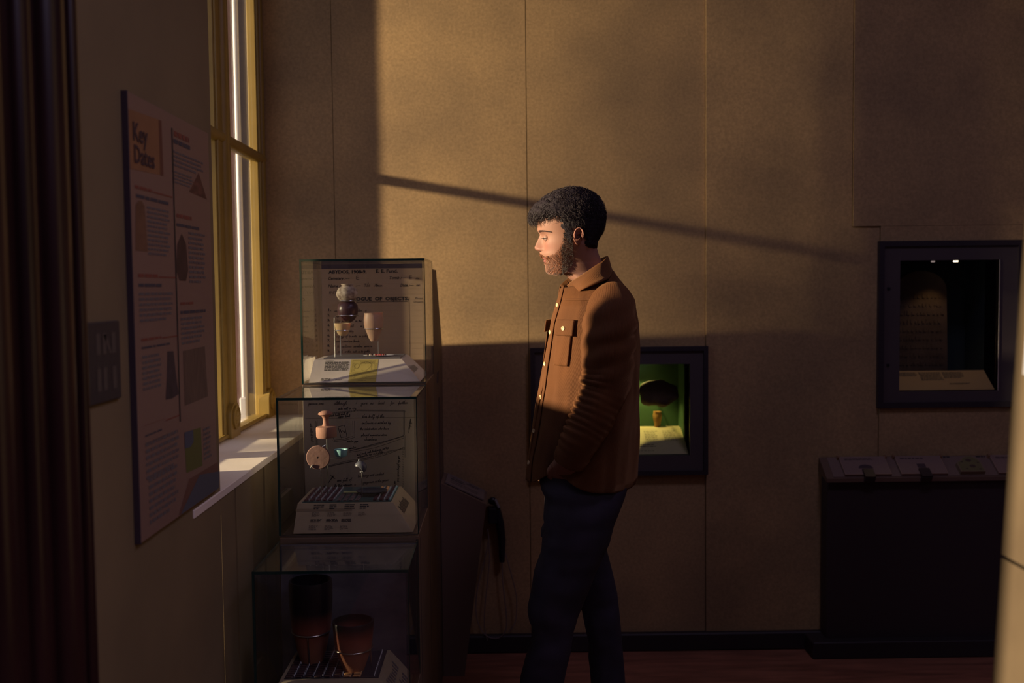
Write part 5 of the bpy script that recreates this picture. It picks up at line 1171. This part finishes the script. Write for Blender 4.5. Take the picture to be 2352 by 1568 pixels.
def button(y, ph, off):
    c = tors(y, ph, off); n_ = (tors(y, ph, off+.01)-c).normalized(); u = n_.orthogonal().normalized(); v = n_.cross(u); mb = MB(); V_ = []
    for r, d in ((.0005, .0012), (.0035, .0012), (.0045, .0026), (.0062, .0026), (.0066, .0008), (.006, -.001)):
        for k in range(16): V_.append(c+n_*d+(u*math.cos(2*PI*k/16)+v*math.sin(2*PI*k/16))*r)
    mb.add(V_, [(i*16+k, i*16+(k+1) % 16, (i+1)*16+(k+1) % 16, (i+1)*16+k) for i in range(5) for k in range(16)]); mb.build('button', M_btn, jk, smooth=True)
for y in (698, 759, 830, 905, 980, 1050): button(y, PC, .007)
button(748, .80, .0125)
# collar
def spl(P, n):
    Q = smoothpath(P, 8); L = [0]
    for a, b in zip(Q, Q[1:]): L.append(L[-1]+(b-a).length)
    return [Vector([np.interp(L[-1]*i/(n-1), L, [q_[j] for q_ in Q]) for j in range(3)]) for i in range(n)]
n = 44
top = spl([at(1288, 655, 3.045), at(1305, 640, 3.065), at(1345, 612, 3.06), at(1380, 594, 3.02), at(1395, 588, 2.97), at(1388, 597, 2.915), at(1368, 610, 2.892), at(1338, 631, 2.886), at(1313, 647, 2.905), at(1302, 657, 2.925)], n)
bot = spl([at(1281, 690, 3.06), at(1292, 672, 3.09), at(1335, 655, 3.12), at(1385, 640, 3.09), at(1406, 622, 2.97), at(1399, 638, 2.87), at(1376, 648, 2.835), at(1348, 660, 2.828), at(1333, 668, 2.84), at(1323, 681, 2.868)], n)
rise = spl([at(1300, 672, 3.04), at(1310, 668, 3.06), at(1345, 650, 3.06), at(1380, 632, 3.03), at(1397, 620, 2.97), at(1388, 630, 2.905), at(1368, 644, 2.885), at(1338, 662, 2.878), at(1315, 672, 2.90), at(1303, 680, 2.92)], n)
V = []; UV = []; m_ = 7
for j in range(m_+1):
    for i in range(n):
        t = j/m_; p = top[i].lerp(bot[i], t); p = p+Vector((0, 0, .006*math.sin(PI*min(1, t*1.3)))); V.append(p); UV.append((t*.05, i*.01))
Fc = [(j*n+i, j*n+i+1, (j+1)*n+i+1, (j+1)*n+i) for j in range(m_) for i in range(n-1)]
k0 = len(V)
for i in range(n): V.append(top[i]); UV.append((0, i*.01))
for i in range(n): V.append(rise[i]); UV.append((.05, i*.01))
Fc += [(k0+i, k0+n+i, k0+n+i+1, k0+i+1) for i in range(n-1)]
co = obj('collar', V, Fc, M_cord, jk, smooth=True, uv=UV); md = co.modifiers.new('s', 'SOLIDIFY'); md.thickness = .0035; md.offset = 0
# sleeves
def sleeve(side, nm='sleeve'):
    f = lambda p: p if side > 0 else Vector((p.x, 2*YM-p.y, p.z))
    P = [at(1404, 668, 2.835), at(1406, 690, 2.79), at(1401, 740, 2.757), at(1397, 800, 2.745), at(1394, 860, 2.738), at(1388, 895, 2.733), at(1374, 930, 2.727), at(1352, 975, 2.722), at(1330, 1015, 2.722), at(1308, 1060, 2.748)]
    R_ = [.028, .060, .074, .073, .070, .0655, .061, .056, .052, .043]
    P = smoothpath([f(p) for p in P], 14); n = len(P); seg = 64; V = []; UV = []
    rr = [ip(i/(n-1)*9, list(enumerate(R_))) for i in range(n)]
    prev = None; s_acc = 0
    for i, p in enumerate(P):
        t = (P[min(i+1, n-1)]-P[max(i-1, 0)]).normalized()
        front = Vector((-1, 0, 0)); front = (front-t*front.dot(t)).normalized(); sd = t.cross(front).normalized()
        if sd.y > 0: sd = -sd                       # sd points to the viewer
        u = i/(n-1)*9
        if i: s_acc += (P[i]-P[i-1]).length
        for k in range(seg):
            a = 2*PI*k/seg; r = rr[i]
            # flattened in depth
            ca_, sa_ = math.cos(a), math.sin(a)
            fr_ = max(0, ca_)
            # creases stacked along the inner forearm and at the elbow
            z_ = s_acc*1000
            wr_ = math.sin(z_/19*2*PI/1.0+1.6*sa_+1.2*noise.noise(Vector((z_*.03, a, 1))))
            amp = .0048*G(u-6.9, 1.7)*(fr_**.8+.15)+.0035*G(u-4.6, .8)*fr_
            amp2 = .0045*G(u-2.6, 1.5)
            d = amp*wr_ + amp2*math.sin(z_/60*2*PI+2.4*a)*.7+.004*noise.noise(Vector((z_*.02, ca_*1.6, sa_*1.6)))*G(u-4, 4)
            if u > 4.2: d += .004*G(u-4.75, .35)*fr_*1.6-.010*G(u-5.15, .22)*fr_
            if u > 8.55: d = .002+(u-8.55)*-.001
            V.append(p+front*(r+d)*ca_+sd*(r*.86+d)*sa_); UV.append((a*.055, s_acc))
    Fc = [(i*seg+k, i*seg+(k+1) % seg, (i+1)*seg+(k+1) % seg, (i+1)*seg+k) for i in range(n-1) for k in range(seg)]
    o = obj(nm, V, Fc, M_cord, jk, smooth=True, uv=UV); md = o.modifiers.new('s', 'SOLIDIFY'); md.thickness = .003; md.offset = -1
    return o
sleeve(1); sleeve(-1)
# ---------------- jeans
M_jean = mat('jeans_navy', (.030, .025, .048), .8, var=.3, vscale=20, bump=.1, bscale=500)
def zpx(y): return at(1300, y, YM).z
def legloft(mb, f_, b_, yc, wv, y0, y1):
    n = 40; ys = np.linspace(y0, y1, 90); V = []
    for y in ys:
        a0 = at(ip(y, f_), y, YM); a1 = at(ip(y, b_), y, YM); c = (a0.x+a1.x)/2; a = (a1.x-a0.x)/2; w = ip(y, wv); yy = ip(y, yc)+DY
        for k in range(n):
            ph = 2*PI*k/n; fo = .004*noise.noise(Vector((ph*1.5, y*.012, yy*9)))+.003*noise.noise(Vector((ph*.6, y*.035, yy*5)))
            V.append((c-a*math.copysign(abs(math.cos(ph))**.85, math.cos(ph)), yy-(w+fo*1.5)*math.copysign(abs(math.sin(ph))**.8, math.sin(ph)), a0.z))
    mb.add(V, [(i*n+k, i*n+(k+1) % n, (i+1)*n+(k+1) % n, (i+1)*n+k) for i in range(len(ys)-1) for k in range(n)])
mb = MB()
legloft(mb, LN_F, LN_B, YCN, LW, 1060, 1830)
legloft(mb, LF_F, LF_B, YCF, LW, 1060, 1834)
legloft(mb, LN_F, LN_B, [(1040, YM-DY), (1250, YM-DY)], [(1040, .175), (1130, .17), (1200, .11), (1230, .05)], 1040, 1230)
jn = mb.build('jeans', M_jean, per, smooth=True)
# shoes
def shoe(xh, yc, nm='shoe'):
    mb = MB(); V = []; n = 24; L = [(0, .030, .075, .012), (.01, .036, .085, .0), (.05, .038, .090, 0), (.10, .036, .080, .0), (.15, .042, .060, 0), (.21, .046, .048, 0), (.26, .040, .038, .002), (.285, .022, .026, .008)]
    for d, w, h, z0 in L:
        for k in range(n):
            a = 2*PI*k/n; s_, c_ = math.sin(a), math.cos(a); V.append((xh-d, yc+w*math.copysign(abs(c_)**.8, c_), z0+.001+(h-z0)*(.5+.5*math.copysign(abs(s_)**.7, s_))))
    mb.add(V, [(i*n+k, i*n+(k+1) % n, (i+1)*n+(k+1) % n, (i+1)*n+k) for i in range(len(L)-1) for k in range(n)]+[list(range(n))[::-1], list(range((len(L)-1)*n, len(L)*n))])
    autosmooth(mb.build(nm, mat('shoe_dark', (.02, .015, .018), .5), per), 60)
shoe(.160, 2.865+DY); shoe(.405, 3.075+DY)
